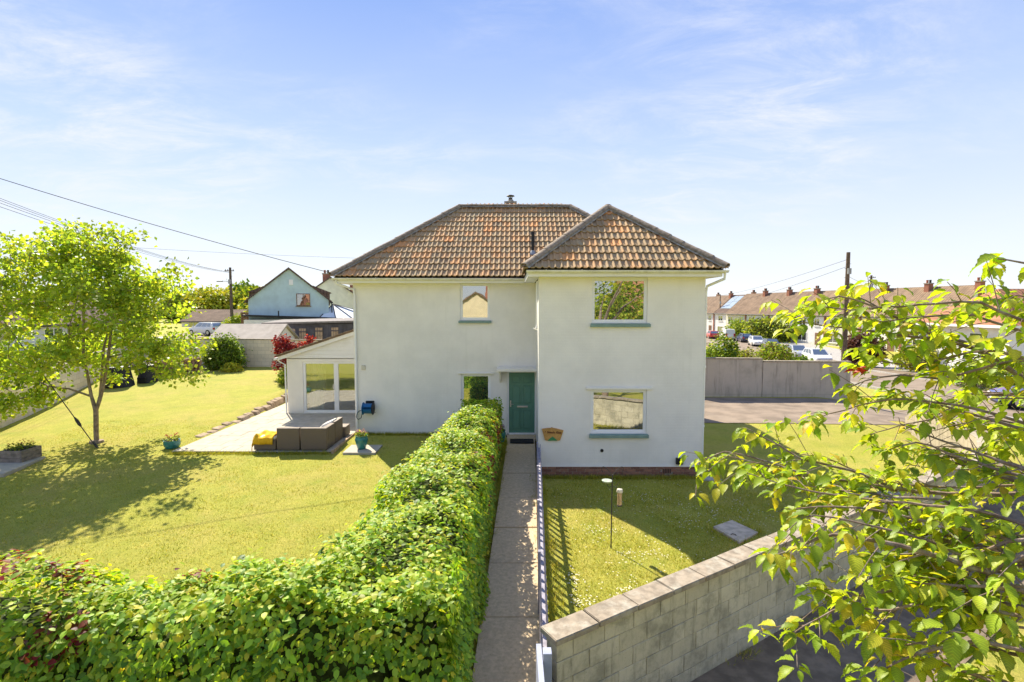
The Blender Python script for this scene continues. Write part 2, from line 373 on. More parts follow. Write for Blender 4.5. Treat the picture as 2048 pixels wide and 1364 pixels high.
M['roof_rust'] = m_roof_far('rust_concrete_tiles', (0.25, 0.175, 0.115))
M['roof_orange'] = m_roof_far('orange_clay_tiles', (0.40, 0.19, 0.11))
M['roof_grey'] = mat('pale_sheet_roof', (0.40, 0.35, 0.29), 0.9, 0.12, 2, bump=0.2, bscale=12)
M['roof_dark'] = m_roof_far('dark_brown_tiles', (0.15, 0.105, 0.085))
def paint(name, col, rough=0.8, var=0.08): return mat(name, col, rough, var, 1.5, bump=0.15, bscale=30)
M['p_white'] = paint('white_wall', (0.78, 0.76, 0.72)); M['p_cream'] = paint('cream_wall', (0.66, 0.56, 0.38)); M['p_yellow'] = paint('buff_wall', (0.62, 0.44, 0.22))
M['p_blue'] = paint('pale_blue_wall', (0.47, 0.61, 0.64)); M['p_brick'] = paint('red_brick_wall', (0.33, 0.135, 0.085), var=0.2); M['p_dark'] = paint('dark_slate_boards', (0.075, 0.072, 0.085), var=0.3)
M['p_cream2'] = paint('pale_cream_wall', (0.70, 0.66, 0.52)); M['brown_wood'] = mat('brown_timber', (0.22, 0.13, 0.075), 0.8, 0.3, 6); M['tan_wood'] = mat('tan_boards', (0.40, 0.29, 0.19), 0.85, 0.25, 5)
M['pole'] = mat('creosoted_pole', (0.125, 0.09, 0.065), 0.9, 0.3, 4, bump=0.4); M['wire'] = mat('cable_sheath', (0.03, 0.03, 0.032), 0.6)
M['tyre'] = mat('tyre_rubber', (0.018, 0.018, 0.018), 0.85); M['rim'] = mat('alloy_rim', (0.55, 0.55, 0.56), 0.35, 0.05, 5, metal=0.9)
M['lamp_red'] = mat('tail_lamp', (0.45, 0.015, 0.012), 0.2, 0.05, 5, spec=0.6); M['lamp_clear'] = mat('head_lamp', (0.75, 0.76, 0.78), 0.12, 0.02, 5, spec=0.7)
M['teal'] = mat('teal_glaze', (0.035, 0.20, 0.185), 0.22, 0.2, 8, spec=0.6); M['soil'] = mat('potting_soil', (0.045, 0.03, 0.02), 1.0, 0.4, 20)
M['plastic_blue'] = mat('blue_plastic', (0.015, 0.16, 0.38), 0.35, 0.05, 5, spec=0.5); M['plastic_black'] = M['black']
M['log'] = mat('split_log', (0.30, 0.19, 0.11), 0.95, 0.4, 9, bump=0.6, bscale=30)
M['sign_wood'] = mat('varnished_sign_wood', (0.50, 0.27, 0.08), 0.45, 0.2, 9); M['sign_green'] = mat('sign_green_paint', (0.04, 0.24, 0.09), 0.5, 0.1, 9); M['sign_dark'] = mat('sign_lettering', (0.09, 0.02, 0.012), 0.6)
M['iron'] = mat('dark_iron', (0.05, 0.045, 0.04), 0.6, 0.2, 10)
M['solar'] = mat('solar_panel_glass', (0.30, 0.36, 0.42), 0.12, 0.05, 2, spec=0.9)
M['curtain'] = mat('beige_curtain', (0.60, 0.56, 0.45), 0.95, 0.05, 3)
M['pole_metal'] = mat('grey_galvanised', (0.30, 0.31, 0.32), 0.5, 0.1, 5, metal=0.4)

# ------------------------------------------------------------------ terrain
def curve_x(y):
    P = [(11.35, 10.2), (13.6, 12.6), (16.0, 13.6), (18.6, 14.6)]
    if y <= P[0][0]: return P[0][1]
    for (a, b), (c, d) in zip(P, P[1:]):
        if y <= c: return b + (d-b)*(y-a)/(c-a)
    return P[-1][1]
def zg(x, y):
    left = -0.033*min(max(16.0-y, 0.0), 12.0) - 0.06*sst(-1.3, -0.8, x)
    bank = 0.6*sst(14.5, 31, y)*max(sst(-10.05, -10.4, x), sst(24.6, 25.4, y))
    left += bank
    right = -0.33 + 0.21*sst(15, 18.5, y)
    left -= 0.06*sst(-9.95, -9.8, x)*sst(-5.2, -5.35, x)*sst(14.72, 14.85, y)*sst(25.3, 25.1, y)
    k = sst(0.45, 0.85, x)
    z = left*(1-k) + right*k
    z += 0.4*sst(31, 46, y)*(1 - sst(-4, 4, x))
    z -= 1.45*sst(25.5, 58, y)*sst(2, 8, x)
    z -= 0.55*sst(14.5, 18.5, x)*(1 - sst(25, 58, y))
    o = 0.0
    if x > 0.3: o = sst(-0.3, -0.08, (x-0.42)*0.528 - (y-5.25)*0.849)
    if y > 11.35: o = max(o, sst(-0.3, -0.08, x - curve_x(y))) if y < 18.6 else o
    o = max(o, sst(4.2, 3.2, y))
    return z*(1-o) + (-0.65)*o

def axis(rngs):
    out = []
    for a, b, s in rngs:
        n = max(1, int(round((b-a)/s)))
        out += [a + (b-a)*i/n for i in range(n)]
    return out + [rngs[-1][1]]
gx = axis([(-4000, -600, 850), (-600, -120, 60), (-120, -30, 5), (-30, -23, 0.7), (-23, 16, 0.25), (16, 30, 0.5), (30, 70, 1.6), (70, 150, 8), (150, 600, 75), (600, 4000, 850)])
gy = axis([(-4000, -400, 900), (-400, -40, 36), (-40, 2, 3), (2, 26, 0.25), (26, 36, 0.5), (36, 140, 1.8), (140, 500, 40), (500, 5000, 900)])
gv = [(x, y, zg(x, y) + (0.02*noise.noise((x*1.3, y*1.3, 0)) if abs(x) < 30 and y < 40 and (y < 18.4 or x < -4) else 0)) for y in gy for x in gx]
nx = len(gx)
gf = [(j*nx+i, j*nx+i+1, (j+1)*nx+i+1, (j+1)*nx+i) for j in range(len(gy)-1) for i in range(nx-1)]
g = MB(); g.v = gv; g.f = gf
ground = struct(g.build('ground', M['grass'], smooth=True))

def resample(P, step):
    P = [Vector((p[0], p[1])) for p in P]; out = [P[0]]
    for a, b in zip(P, P[1:]):
        n = max(1, int((b-a).length/step))
        for i in range(1, n+1): out.append(a.lerp(b, i/n))
    for _ in range(6):
        out = [out[0]] + [(out[i-1] + out[i]*2 + out[i+1])/4 for i in range(1, len(out)-1)] + [out[-1]]
    return out
def strip(name, mt, P, l, r, dz, step=1.0, nacross=4, thick=0.0):
    pts = resample(P, step); m = MB(); n = len(pts); vs_ = []
    for i, p in enumerate(pts):
        d = (pts[min(i+1, n-1)] - pts[max(i-1, 0)]).normalized(); s = Vector((d.y, -d.x))
        for k in range(nacross+1):
            q = p + s*(l + (r-l)*k/nacross); vs_.append((q.x, q.y, zg(q.x, q.y) + dz))
    w = nacross + 1
    fs = [(i*w+k, i*w+k+1, (i+1)*w+k+1, (i+1)*w+k) for i in range(n-1) for k in range(nacross)]
    if thick:
        b = len(vs_); vs_ += [(x, y, z - thick) for x, y, z in vs_]
        for i in range(n-1):
            fs += [(i*w, (i+1)*w, b+(i+1)*w, b+i*w), (i*w+w-1, b+i*w+w-1, b+(i+1)*w+w-1, (i+1)*w+w-1)]
    m.add(vs_, fs); return struct(m.build(name, mt))

ROAD = [(23, -12), (24, 5), (24.6, 20), (25.2, 34), (27.2, 45), (30.5, 60), (34, 75), (36.5, 90), (38, 108), (39, 138)]
strip('road', M['tarmac'], ROAD, -3.1, 3.1, 0.05)
for a, b in ((-3.25, -3.1), (3.1, 3.25)): strip('kerb', M['kerb'], ROAD, a, b, 0.16, nacross=1, thick=0.2)
strip('pavement_far_side', M['pavement'], ROAD, 3.25, 5.0, 0.15, thick=0.15)
strip('forecourts', M['kerb'], ROAD[2:], 5.0, 11.5, 0.12, nacross=6)
strip('pavement_near_side', M['pavement'], ROAD[3:], -5.0, -3.25, 0.15, thick=0.15)
WALLP = [(-9, 2.6), (-1.0, 3.9), (0.42, 5.0), (5.0, 8.0), (10.2, 11.25), (12.6, 13.5), (13.7, 16.0), (14.9, 19.2)]
strip('pavement', M['pavement'], WALLP, -0.1, 1.75, 0.03, step=0.5, nacross=3)
strip('driveway', M['tarmac'], [(5.35, 21.7), (10, 21.6), (15, 21.3), (21.5, 21.2)], -2.75, 2.75, 0.018, step=0.6, nacross=8)

# ------------------------------------------------------------------ main house
HX0, HX1, HY0, HY1 = -5.2, 5.43, 16.8, 23.25
WX0, WX1, WY0 = 0.70, 5.06, 13.45
ZT = 5.0
house = thing('house', 'white rendered two-storey house with brown clay tile roof and sage green front door', 'house', (0, 16.8, 0))

def wall_faces(m, x0, x1, z0, z1, y, holes, depth=0.14):
    xs = sorted({x0, x1, *[h[0] for h in holes], *[h[1] for h in holes]}); zs = sorted({z0, z1, *[h[2] for h in holes], *[h[3] for h in holes]})
    for i in range(len(xs)-1):
        for j in range(len(zs)-1):
            cx, cz = (xs[i]+xs[i+1])/2, (zs[j]+zs[j+1])/2
            if any(h[0] < cx < h[1] and h[2] < cz < h[3] for h in holes): continue
            m.add([(xs[i], y, zs[j]), (xs[i+1], y, zs[j]), (xs[i+1], y, zs[j+1]), (xs[i], y, zs[j+1])], [(0, 1, 2, 3)])
    for a, b, c, d in holes:
        p = [(a, c), (b, c), (b, d), (a, d)]
        for k in range(4):
            q, r = p[k], p[(k+1) % 4]
            m.add([(q[0], y, q[1]), (r[0], y, r[1]), (r[0], y+depth, r[1]), (q[0], y+depth, q[1])], [(0, 1, 2, 3)])
def build_raw(m, name, mt, parent):
    off = world_loc(parent); me = bpy.data.meshes.new(name); me.from_pydata([(x-off[0], y-off[1], z-off[2]) for x, y, z in m.v], [], m.f); me.update()
    o = bpy.data.objects.new(name, me); COL.objects.link(o); me.materials.append(mt); o.parent = parent; return o

m = MB()
H_UP = (-1.70, -0.72, 3.79, 4.985); H_LO = (-1.68, -0.71, 0.82, 2.01); H_DR = (-0.17, 0.785, -0.02, 2.09)
wall_faces(m, HX0, 0.80, 0.0, ZT, HY0, [H_UP, H_LO, H_DR])
m.add([(HX0, HY0, -0.3), (HX0, HY1, -0.3), (HX0, HY1, ZT), (HX0, HY0, ZT)], [(0, 1, 2, 3)])
m.add([(HX0, HY1, -0.3), (HX1, HY1, -0.3), (HX1, HY1, ZT), (HX0, HY1, ZT)], [(0, 1, 2, 3)])
m.add([(HX1, HY0, -0.3), (HX1, HY1, -0.3), (HX1, HY1, ZT), (HX1, HY0, ZT)], [(0, 1, 2, 3)])
build_raw(m, 'wall', M['render'], house)
m = MB()
W_UP = (2.09, 3.55, 3.80, 4.975); W_LO = (2.09, 3.58, 0.86, 2.03)
wall_faces(m, WX0, WX1, -0.04, ZT, WY0, [W_UP, W_LO])
m.add([(WX0, WY0, -0.04), (0.80, HY0, -0.04), (0.80, HY0, ZT), (WX0, WY0, ZT)], [(0, 1, 2, 3)])
m.add([(WX1, WY0, -0.4), (WX1, HY0+0.3, -0.4), (WX1, HY0+0.3, ZT), (WX1, WY0, ZT)], [(0, 1, 2, 3)])
m.add([(WX0, WY0, -0.04), (WX1, WY0, -0.04), (WX1, WY0+0.04, -0.04), (WX0, WY0+0.04, -0.04)], [(0, 1, 2, 3)])
build_raw(m, 'wing_wall', M['render'], house)
# soft folded edge of render above the brickwork
m = MB(); m.hexa([(WX0-0.012, WY0-0.014, -0.05), (WX1+0.004, WY0-0.014, -0.05), (WX1+0.004, WY0-0.002, -0.05), (WX0-0.012, WY0-0.002, -0.05), (WX0, WY0-0.004, 0.03), (WX1, WY0-0.004, 0.03), (WX1, WY0-0.002, 0.03), (WX0, WY0-0.002, 0.03)]); m.build('render_bellcast', M['render'], house)
# brick plinth of the wing, each brick a piece
pl = MB().box(WX0+0.03, WX1-0.01, WY0+0.035, WY0+0.2, -0.6, -0.045).build('plinth', M['mortar'], house)
bm_full = MB().box(-0.1075, 0.1075, -0.012, 0.03, -0.0325, 0.0325).mesh('brick')
bm_half = MB().box(-0.05, 0.05, -0.012, 0.03, -0.0325, 0.0325).mesh('brick')
for c in range(5):
    z = -0.085 - c*0.075; x = WX0 + 0.02 + (0.0 if c % 2 == 0 else -0.1125)
    while x < WX1 - 0.05:
        a, b = max(x, WX0+0.02), min(x+0.225, WX1-0.01)
        if b-a > 0.06 and not (4.0 < (a+b)/2 < 4.3 and c in (1, 2)):
            msh = bm_full if b-a > 0.2 else bm_half
            o = inst('brick', msh, M['brick'], pl, Matrix.Translation(((a+b)/2, WY0+0.03+RND.uniform(-0.003, 0.003), z)) @ Matrix.Rotation(RND.uniform(-0.01, 0.01), 4, 'Y'))
        x += 0.225
ab = MB().box(4.03, 4.27, WY0+0.012, WY0+0.06, -0.235, -0.1).build('air_brick', M['brick'], pl)
for i in range(5): MB().box(4.05+i*0.045, 4.07+i*0.045, WY0+0.006, WY0+0.02, -0.225, -0.11).build('air_slot', M['black'], house)
MB().box(HX0+0.02, 0.78, HY0+0.02, HY0+0.2, -0.5, 0.005).build('rendered_plinth', mat('dark_plinth', (0.16, 0.15, 0.13), 0.95, 0.3, 6), house)

def window(x0, x1, z0, z1, y, label, sill=None, lintel=None, fr=0.065, mull=()):
    f = MB(); ya, yb = y+0.045, y+0.11
    f.box(x0, x1, ya, yb, z0, z0+fr).box(x0, x1, ya, yb, z1-fr, z1).box(x0, x0+fr, ya, yb, z0+fr, z1-fr).box(x1-fr, x1, ya, yb, z0+fr, z1-fr)
    for mx in mull: f.box(mx-fr*0.6, mx+fr*0.6, ya, yb, z0+fr, z1-fr)
    w = f.build('window', M['upvc'], house, bevel=0.006); w['label'] = label
    b = MB(); i0, i1, k0, k1 = x0+fr, x1-fr, z0+fr, z1-fr; t = 0.018
    b.box(i0, i1, ya+0.012, ya+0.028, k0, k0+t).box(i0, i1, ya+0.012, ya+0.028, k1-t, k1).box(i0, i0+t, ya+0.012, ya+0.028, k0+t, k1-t).box(i1-t, i1, ya+0.012, ya+0.028, k0+t, k1-t)
    b.build('glazing_bead', M['upvc'], w)
    MB().box(i0-0.004, i1+0.004, ya+0.026, ya+0.04, k0-0.004, k1+0.004).build('pane', M['glass'], w)
    if sill:
        a, b_, c, d = sill; s = MB(); s.add([(a, y-0.085, c), (b_, y-0.085, c), (b_, y-0.002, c), (a, y-0.002, c), (a, y-0.085, d-0.035), (b_, y-0.085, d-0.035), (b_-0.03, y+0.05, d), (a+0.03, y+0.05, d)], [(3,2,1,0),(4,5,6,7),(0,1,5,4),(1,2,6,5),(2,3,7,6),(3,0,4,7)])
        s.build('sill', M['sill'], w, bevel=0.006)
    if lintel:
        a, b_, c, d = lintel; MB().box(a, b_, y-0.05, y-0.001, c, d).build('lintel', M['render'], w, bevel=0.008)
    return w
window(*W_UP, WY0, 'large square upper window over the lawn', sill=(2.05, 3.63, 3.69, 3.80))
window(*W_LO, WY0, 'large square ground-floor window over the lawn', sill=(2.05, 3.63, 0.74, 0.86), lintel=(1.96, 3.72, 2.035, 2.10))
window(*H_UP, HY0, 'small upper window left of the wing', sill=(-1.75, -0.67, 3.69, 3.79))
window(*H_LO, HY0, 'small ground-floor window half behind the hedge', sill=(-1.75, -0.66, 0.72, 0.82), lintel=(-1.78, -0.60, 2.012, 2.06))
# front door
fr = MB(); y = HY0+0.03
fr.box(-0.17, -0.10, y, y+0.1, -0.02, 2.09).box(0.755, 0.785, y, y+0.1, -0.02, 2.09).box(-0.10, 0.755, y, y+0.1, 2.055, 2.09).box(-0.10, 0.755, y-0.02, y+0.1, -0.02, 0.03)
fr.build('door_frame', M['upvc'], house, bevel=0.005)
d = MB().box(-0.098, 0.753, y+0.03, y+0.08, 0.032, 2.053).build('door', M['door'], house)
def raised(a, b, c, e):
    q = MB(); yy = y+0.03
    for s0, s1, t0, t1 in ((a, b, c, c+0.022), (a, b, e-0.022, e), (a, a+0.022, c+0.022, e-0.022), (b-0.022, b, c+0.022, e-0.022)): q.box(s0, s1, yy-0.014, yy-0.001, t0, t1)
    q.box(a+0.04, b-0.04, yy-0.01, yy-0.001, c+0.04, e-0.04); q.build('door_panel', M['door'], d, bevel=0.004)
for a, b in ((0.0, 0.29), (0.365, 0.655)):
    raised(a, b, 0.16, 0.82); raised(a, b, 1.02, 1.62); raised(a, b, 1.70, 1.96)
MB().box(0.17, 0.52, y+0.008, y+0.028, 0.885, 0.94).build('letterbox', M['steel'], d, bevel=0.004)
h = MB(); h.tube([(-0.045, y+0.03, 1.0), (-0.045, y-0.03, 1.0), (0.055, y-0.03, 1.0)], 0.010, 8); h.box(-0.065, -0.025, y+0.018, y+0.03, 0.9, 1.12); h.build('handle', M['steel'], d)
# flat canopy over the door with a scrolled bracket
MB().box(-0.49, 0.795, 16.18, HY0-0.002, 2.16, 2.26).build('door_canopy', M['render'], house, bevel=0.012)
for bx in (-0.38,):
    b = MB(); b.prism([(HY0-0.004, 1.72), (HY0-0.004, 2.158), (16.42, 2.158), (16.42, 2.10), (16.55, 2.0), (16.66, 1.86), (16.74, 1.78)], bx-0.03, bx+0.03, 'x'); b.build('canopy_bracket', M['render'], house)
# fascia, soffit, gutters, downpipes
WEY, MEY = 13.02, 16.37          # eaves lines
fa = MB(); fa.box(-5.62, 0.44, MEY+0.06, MEY+0.085, 4.985, 5.14).box(0.40, 5.32, WEY+0.06, WEY+0.085, 4.985, 5.14)
fa.box(5.32, 5.345, WEY+0.06, MEY+0.4, 4.985, 5.14).box(0.40, 0.425, WEY+0.085, MEY+0.085, 4.985, 5.14).box(-5.645, -5.62, MEY+0.06, HY1+0.4, 4.985, 5.14)
fa.build('fascia', M['board_white'], house)
so = MB(); so.box(-5.62, 0.425, MEY+0.085, HY0+0.02, 4.99, 5.01).box(0.43, 5.32, WEY+0.085, WY0+0.02, 4.99, 5.01).box(5.04, 5.32, WY0+0.02, MEY+0.4, 4.99, 5.01).box(0.43, 0.72, WY0+0.02, HY0, 4.989, 5.009).box(-5.62, -5.18, HY0+0.02, HY1+0.4, 4.99, 5.01)
so.build('soffit', M['board_white'], house)
def gutter(p, q, r=0.062):
    p, q = Vector(p), Vector(q); dd = (q-p).normalized(); s = Vector((dd.y, -dd.x, 0)); m = MB(); n = 8; vs_ = []
    for rr in (r, r-0.01):
        for e in (p, q):
            for k in range(n+1):
                t = math.pi*k/n; vs_.append(e + s*(math.cos(t)*rr) + Vector((0, 0, -math.sin(t)*rr)))
    w = n+1; fs = []
    for k in range(n): fs += [(k, k+1, w+k+1, w+k), (2*w+k, 3*w+k, 3*w+k+1, 2*w+k+1), (k, 2*w+k, 2*w+k+1, k+1), (w+k, w+k+1, 3*w+k+1, 3*w+k)]
    fs += [(0, w, 3*w, 2*w), (n, 2*w+n, 3*w+n, w+n)]
    m.add(vs_, fs); L = (q-p).length; k = 0.5
    while k < L:
        c = p + dd*k; m.tube([c + s*(r+0.004) + Vector((0, 0, 0.01)), c + Vector((0, 0, -r-0.006)), c - s*(r+0.004) + Vector((0, 0, 0.01))], 0.012, 5); k += 0.9
    return m.build('gutter', M['gutter'], house)
gutter((-5.72, MEY-0.005, 5.135), (0.45, MEY-0.005, 5.12)); gutter((0.36, WEY-0.005, 5.14), (5.46, WEY-0.005, 5.135)); gutter((5.41, WEY-0.06, 5.135), (5.41, MEY+0.2, 5.125))
dp = MB(); dp.tube([(-5.62, MEY+0.02, 5.07), (-5.6, MEY+0.05, 4.98), (-5.16, HY0-0.06, 4.78), (-5.13, HY0-0.06, 4.6), (-5.13, HY0-0.06, 0.05)], 0.036, 10); dp.build('downpipe', M['upvc'], house, smooth=True)
dp = MB(); dp.tube([(5.40, WEY+0.05, 5.07), (5.40, WEY+0.06, 4.93), (5.13, 13.52, 4.76), (5.115, 13.56, 4.6), (5.115, 13.56, -0.28), (5.14, 13.42, -0.33)], 0.036, 10)
for z in (4.2, 2.6, 1.0): dp.tube([(5.115, 13.56, z), (5.115, 13.56, z+0.06)], 0.046, 10)
dp.build('downpipe', M['upvc'], house, smooth=True)
dp = MB(); dp.tube([(0.66, WY0+0.32, 4.9), (0.66, WY0+0.32, 3.72), (0.64, WY0+0.22, 3.66)], 0.02, 8); dp.tube([(0.68, WY0+0.3, 3.60), (0.56, WY0+0.1, 3.66)], 0.018, 8); dp.build('overflow_pipe', M['upvc'], house)
MB().lathe([(0.045, -0.012), (0.045, 0.005)], (2.40, WY0-0.004, 0.39), 14, 'y').build('flue_hole', M['black'], house)
MB().box(4.37, 4.55, WY0-0.09, WY0-0.002, 0.03, 0.20).build('meter_box', M['black'], house, bevel=0.01)
ob = MB().box(-4.96, -4.83, HY0-0.03, HY0-0.002, 2.15, 2.30).build('wall_vent', mat('cream_vent', (0.6, 0.55, 0.42), 0.6), house, bevel=0.008)
for i in range(4): MB().box(-4.94, -4.85, HY0-0.036, HY0-0.03, 2.175+i*0.03, 2.187+i*0.03).build('vent_slat', M['gutter'], ob)

# ---------------- roof: decks, single double-roman tiles, ridge tiles
PT = 0.775
ZE = 5.20
def V3(*a): return Vector(a)
ME0, ME1, MEB = -5.68, 5.90, 23.70          # main eaves left, right, back
mh = (MEB - MEY)/2; mry = MEY + mh; mrz = ZE + mh*PT
wh = (5.36 - 0.36)/2; wxc = 2.86; wrz = ZE + wh*PT
dk = MB(); zz = -0.05
dk.add([(ME0, MEY, ZE+zz), (ME1, MEY, ZE+zz), (ME1, MEB, ZE+zz), (ME0, MEB, ZE+zz), (ME0+mh, mry, mrz+zz), (ME1-mh, mry, mrz+zz)], [(0, 1, 5, 4), (1, 2, 5), (2, 3, 4, 5), (3, 0, 4), (3, 2, 1, 0)])
roof = dk.build('roof', M['deck'], house)
dk = MB(); dk.add([(0.36, WEY, ZE+zz), (5.36, WEY, ZE+zz), (5.36, MEY+1.5, ZE+zz), (0.36, MEY+1.5, ZE+zz), (wxc, WEY+wh, wrz+zz), (wxc, MEY+wh, wrz+zz), (0.36, MEY, ZE+zz), (5.36, MEY, ZE+zz)], [(0, 1, 4), (1, 7, 5, 4), (6, 0, 4, 5), (6, 7, 1, 0)])
wroof = dk.build('wing_roof', M['deck'], house)

TW, TG = 0.332, 0.353
def tile_profile():
    pts = []
    for hlf in range(2):
        b = hlf*TW/2
        pts += [(b, 0.004), (b+TW*0.24, 0.0)]
        for k in range(1, 6):
            t = math.pi*k/6; pts.append((b+TW*0.24+TW*0.26*k/6, 0.036*math.sin(t)))
    pts.append((TW, 0.004)); return pts
def tile_mesh():
    pr = tile_profile(); n = len(pr); vs_ = []; L = TG*1.12
    for (v, dn) in ((-0.012, 0.034), (L, -0.004)):
        for u, h_ in pr: vs_.append((u+0.002, v, h_+dn))
    for u, h_ in pr: vs_.append((u+0.002, -0.012, h_+0.034-0.02))
    fs = [(k, k+1, n+k+1, n+k) for k in range(n-1)] + [(k+1, k, 2*n+k, 2*n+k+1) for k in range(n-1)]
    mm = MB(); mm.add(vs_, fs); me = bpy.data.meshes.new('tile'); me.from_pydata(mm.v, [], mm.f); me.update()
    me.materials.append(M['tile']); return me
TILE = tile_mesh()
def slope_tiles(parent, O, U, V, N, cols, rows, planes, skip=None, single=lambda r: True, u0=0.0):
    rot = Matrix((U, V, N)).transposed().to_4x4(); joined = bmesh.new(); nobj = 0
    for r in range(rows):
        for c in range(cols):
            P = O + U*(u0 + c*TW) + V*(r*TG)
            if skip and skip(P + U*(TW/2) + V*(TG/2)): continue
            cs = [P, P+U*TW, P+V*TG, P+U*TW+V*TG]
            if any(all((q-a).dot(nn) < 0.01 for q in cs) for a, nn in planes): continue
            Mx = Matrix.Translation(P + N*RND.uniform(-0.003, 0.005)) @ rot @ Matrix.Rotation(RND.uniform(-0.012, 0.012), 4, 'Z') @ Matrix.Rotation(RND.uniform(-0.01, 0.01), 4, 'X')
            cut = [(a, nn) for a, nn in planes if any((q-a).dot(nn) < 0.03 for q in cs)]
            me = TILE
            if cut:
                bm = bmesh.new(); bm.from_mesh(TILE); inv = Mx.inverted()
                for a, nn in cut:
                    bmesh.ops.bisect_plane(bm, geom=bm.verts[:]+bm.edges[:]+bm.faces[:], plane_co=inv @ a, plane_no=(inv.to_3x3() @ nn), clear_inner=True, dist=1e-5)
                if len(bm.faces) == 0: bm.free(); continue
                me = bpy.data.meshes.new('tile'); bm.to_mesh(me); bm.free(); me.materials.append(M['tile'])
            if single(r): inst('tile', me, None, parent, Mx); nobj += 1
            else:
                t_ = me.copy(); t_.transform(Matrix.Translation(-world_loc(parent)) @ Mx); joined.from_mesh(t_); bpy.data.meshes.remove(t_)
    if len(joined.faces):
        me = bpy.data.meshes.new('roof_tiles'); joined.to_mesh(me); me.materials.append(M['tile'])
        o = bpy.data.objects.new('roof_tiles', me); COL.objects.link(o); o.parent = parent; o['kind'] = 'stuff'
    joined.free(); return nobj
cp = 1/math.sqrt(1+PT*PT); spn = PT*cp
fV, fN = V3(0, cp, spn), V3(0, -spn, cp)
ROWS_W = int(wh/cp/TG)+1; ROWS_M = int(mh/cp/TG)+1
hl = V3(1, -1, 0).normalized(); hr = V3(-1, -1, 0).normalized()
n1 = slope_tiles(wroof, V3(0.36, WEY-0.03, ZE-0.02), V3(1, 0, 0), fV, fN, 16, ROWS_W, [(V3(0.36, WEY, 0), hl), (V3(5.36, WEY, 0), hr)], u0=-0.05)
n2 = slope_tiles(roof, V3(ME0, MEY-0.03, ZE-0.02), V3(1, 0, 0), fV, fN, 35, ROWS_M, [(V3(ME0, MEY, 0), hl), (V3(ME1, MEY, 0), hr)],
    skip=lambda p: abs(p.x-wxc) < (wh-(p.y-MEY)) - 0.25, single=lambda r: r < 11, u0=0.0)
# slopes turned away from the garden
lV, lN = V3(cp, 0, spn), V3(-spn, 0, cp); rV, rN = V3(-cp, 0, spn), V3(spn, 0, cp)
slope_tiles(roof, V3(ME0-0.03, MEB, ZE-0.02), V3(0, -1, 0), lV, lN, 23, ROWS_M, [(V3(ME0, MEY, 0), V3(-1, 1, 0).normalized()), (V3(ME0, MEB, 0), V3(-1, -1, 0).normalized())], single=lambda r: False)
slope_tiles(roof, V3(ME1+0.03, MEY, ZE-0.02), V3(0, 1, 0), rV, rN, 23, ROWS_M, [(V3(ME1, MEY, 0), V3(1, 1, 0).normalized()), (V3(ME1, MEB, 0), V3(1, -1, 0).normalized())], single=lambda r: False)
slope_tiles(wroof, V3(5.39, WEY, ZE-0.02), V3(0, 1, 0), rV, rN, 12, ROWS_W, [(V3(5.36, WEY, 0), V3(1, 1, 0).normalized())], single=lambda r: False)
slope_tiles(wroof, V3(0.33, MEY+2.3, ZE-0.02), V3(0, -1, 0), lV, lN, 18, ROWS_W, [(V3(0.36, WEY, 0), V3(-1, 1, 0).normalized()), (V3(0.36, MEY, 0), V3(-1, -1, 0).normalized())], single=lambda r: False)
def ridge_mesh(L):
    m = MB(); n = 8; vs_ = []
    for x, r in ((0, 0.135), (L+0.015, 0.125)):
        for rr in (r, r-0.018):
            for k in range(n+1):
                t = math.pi*(0.06+0.88*k/n); vs_.append((x, math.cos(t)*rr, math.sin(t)*rr*0.82))
    w = n+1; fs = []
    for k in range(n): fs += [(k, k+1, 2*w+k+1, 2*w+k), (w+k, 3*w+k, 3*w+k+1, w+k+1), (k, w+k, w+k+1, k+1), (2*w+k, 2*w+k+1, 3*w+k+1, 3*w+k)]
    fs += [(0, 2*w, 3*w, w), (n, w+n, 3*w+n, 2*w+n)]
    m.add(vs_, fs); me = m.mesh('ridge_tile', smooth=True); me.materials.append(M['ridge']); return me
def ridge_line(parent, A, B, zoff=0.0, each=0.45):
    A, B = Vector(A), Vector(B); A.z += zoff; B.z += zoff; d = B-A; n = max(1, round(d.length/each)); L = d.length/n; d.normalize(); me = ridge_mesh(L)
    s = Vector((0, 0, 1)).cross(d).normalized(); up = d.cross(s)
    rot = Matrix((d, s, up)).transposed().to_4x4(); bed = MB(); pts = []
    for i in range(n):
        P = A + d*(L*i)
        inst('ridge_tile', me, None, parent, Matrix.Translation(P + up*RND.uniform(-0.006, 0.008)) @ rot @ Matrix.Rotation(RND.uniform(-0.02, 0.02), 4, 'Z'))
    k = int((B-A).length/0.09); off = []
    for i in range(k+1):
        P = A + d*((B-A).length*i/k); wob = 0.145 + 0.03*noise.noise(P*4.0) ; off.append([P + s*wob - up*0.035, P + s*0.07 + up*0.03, P - s*0.07 + up*0.03, P - s*wob - up*0.035])
    vs_ = [q for row in off for q in row]; fs = [(i*4+j, i*4+j+1, (i+1)*4+j+1, (i+1)*4+j) for i in range(k) for j in range(3)]
    bed.add(vs_, fs); bed.build('mortar_bed', M['mortar'], parent)
ridge_line(roof, (ME0+mh-0.05, mry, mrz), (ME1-mh+0.05, mry, mrz), 0.03)
ridge_line(roof, (ME0-0.05, MEY-0.05, ZE-0.03), (ME0+mh, mry, mrz), 0.045)
ridge_line(roof, (ME1+0.05, MEY-0.05, ZE-0.03), (ME1-mh, mry, mrz), 0.045)
ridge_line(wroof, (0.31, WEY-0.05, ZE-0.03), (wxc, WEY+wh, wrz), 0.045)
ridge_line(wroof, (5.41, WEY-0.05, ZE-0.03), (wxc, WEY+wh, wrz), 0.045)
ridge_line(wroof, (wxc, WEY+wh-0.05, wrz), (wxc, MEY+wh+0.1, wrz), 0.03)
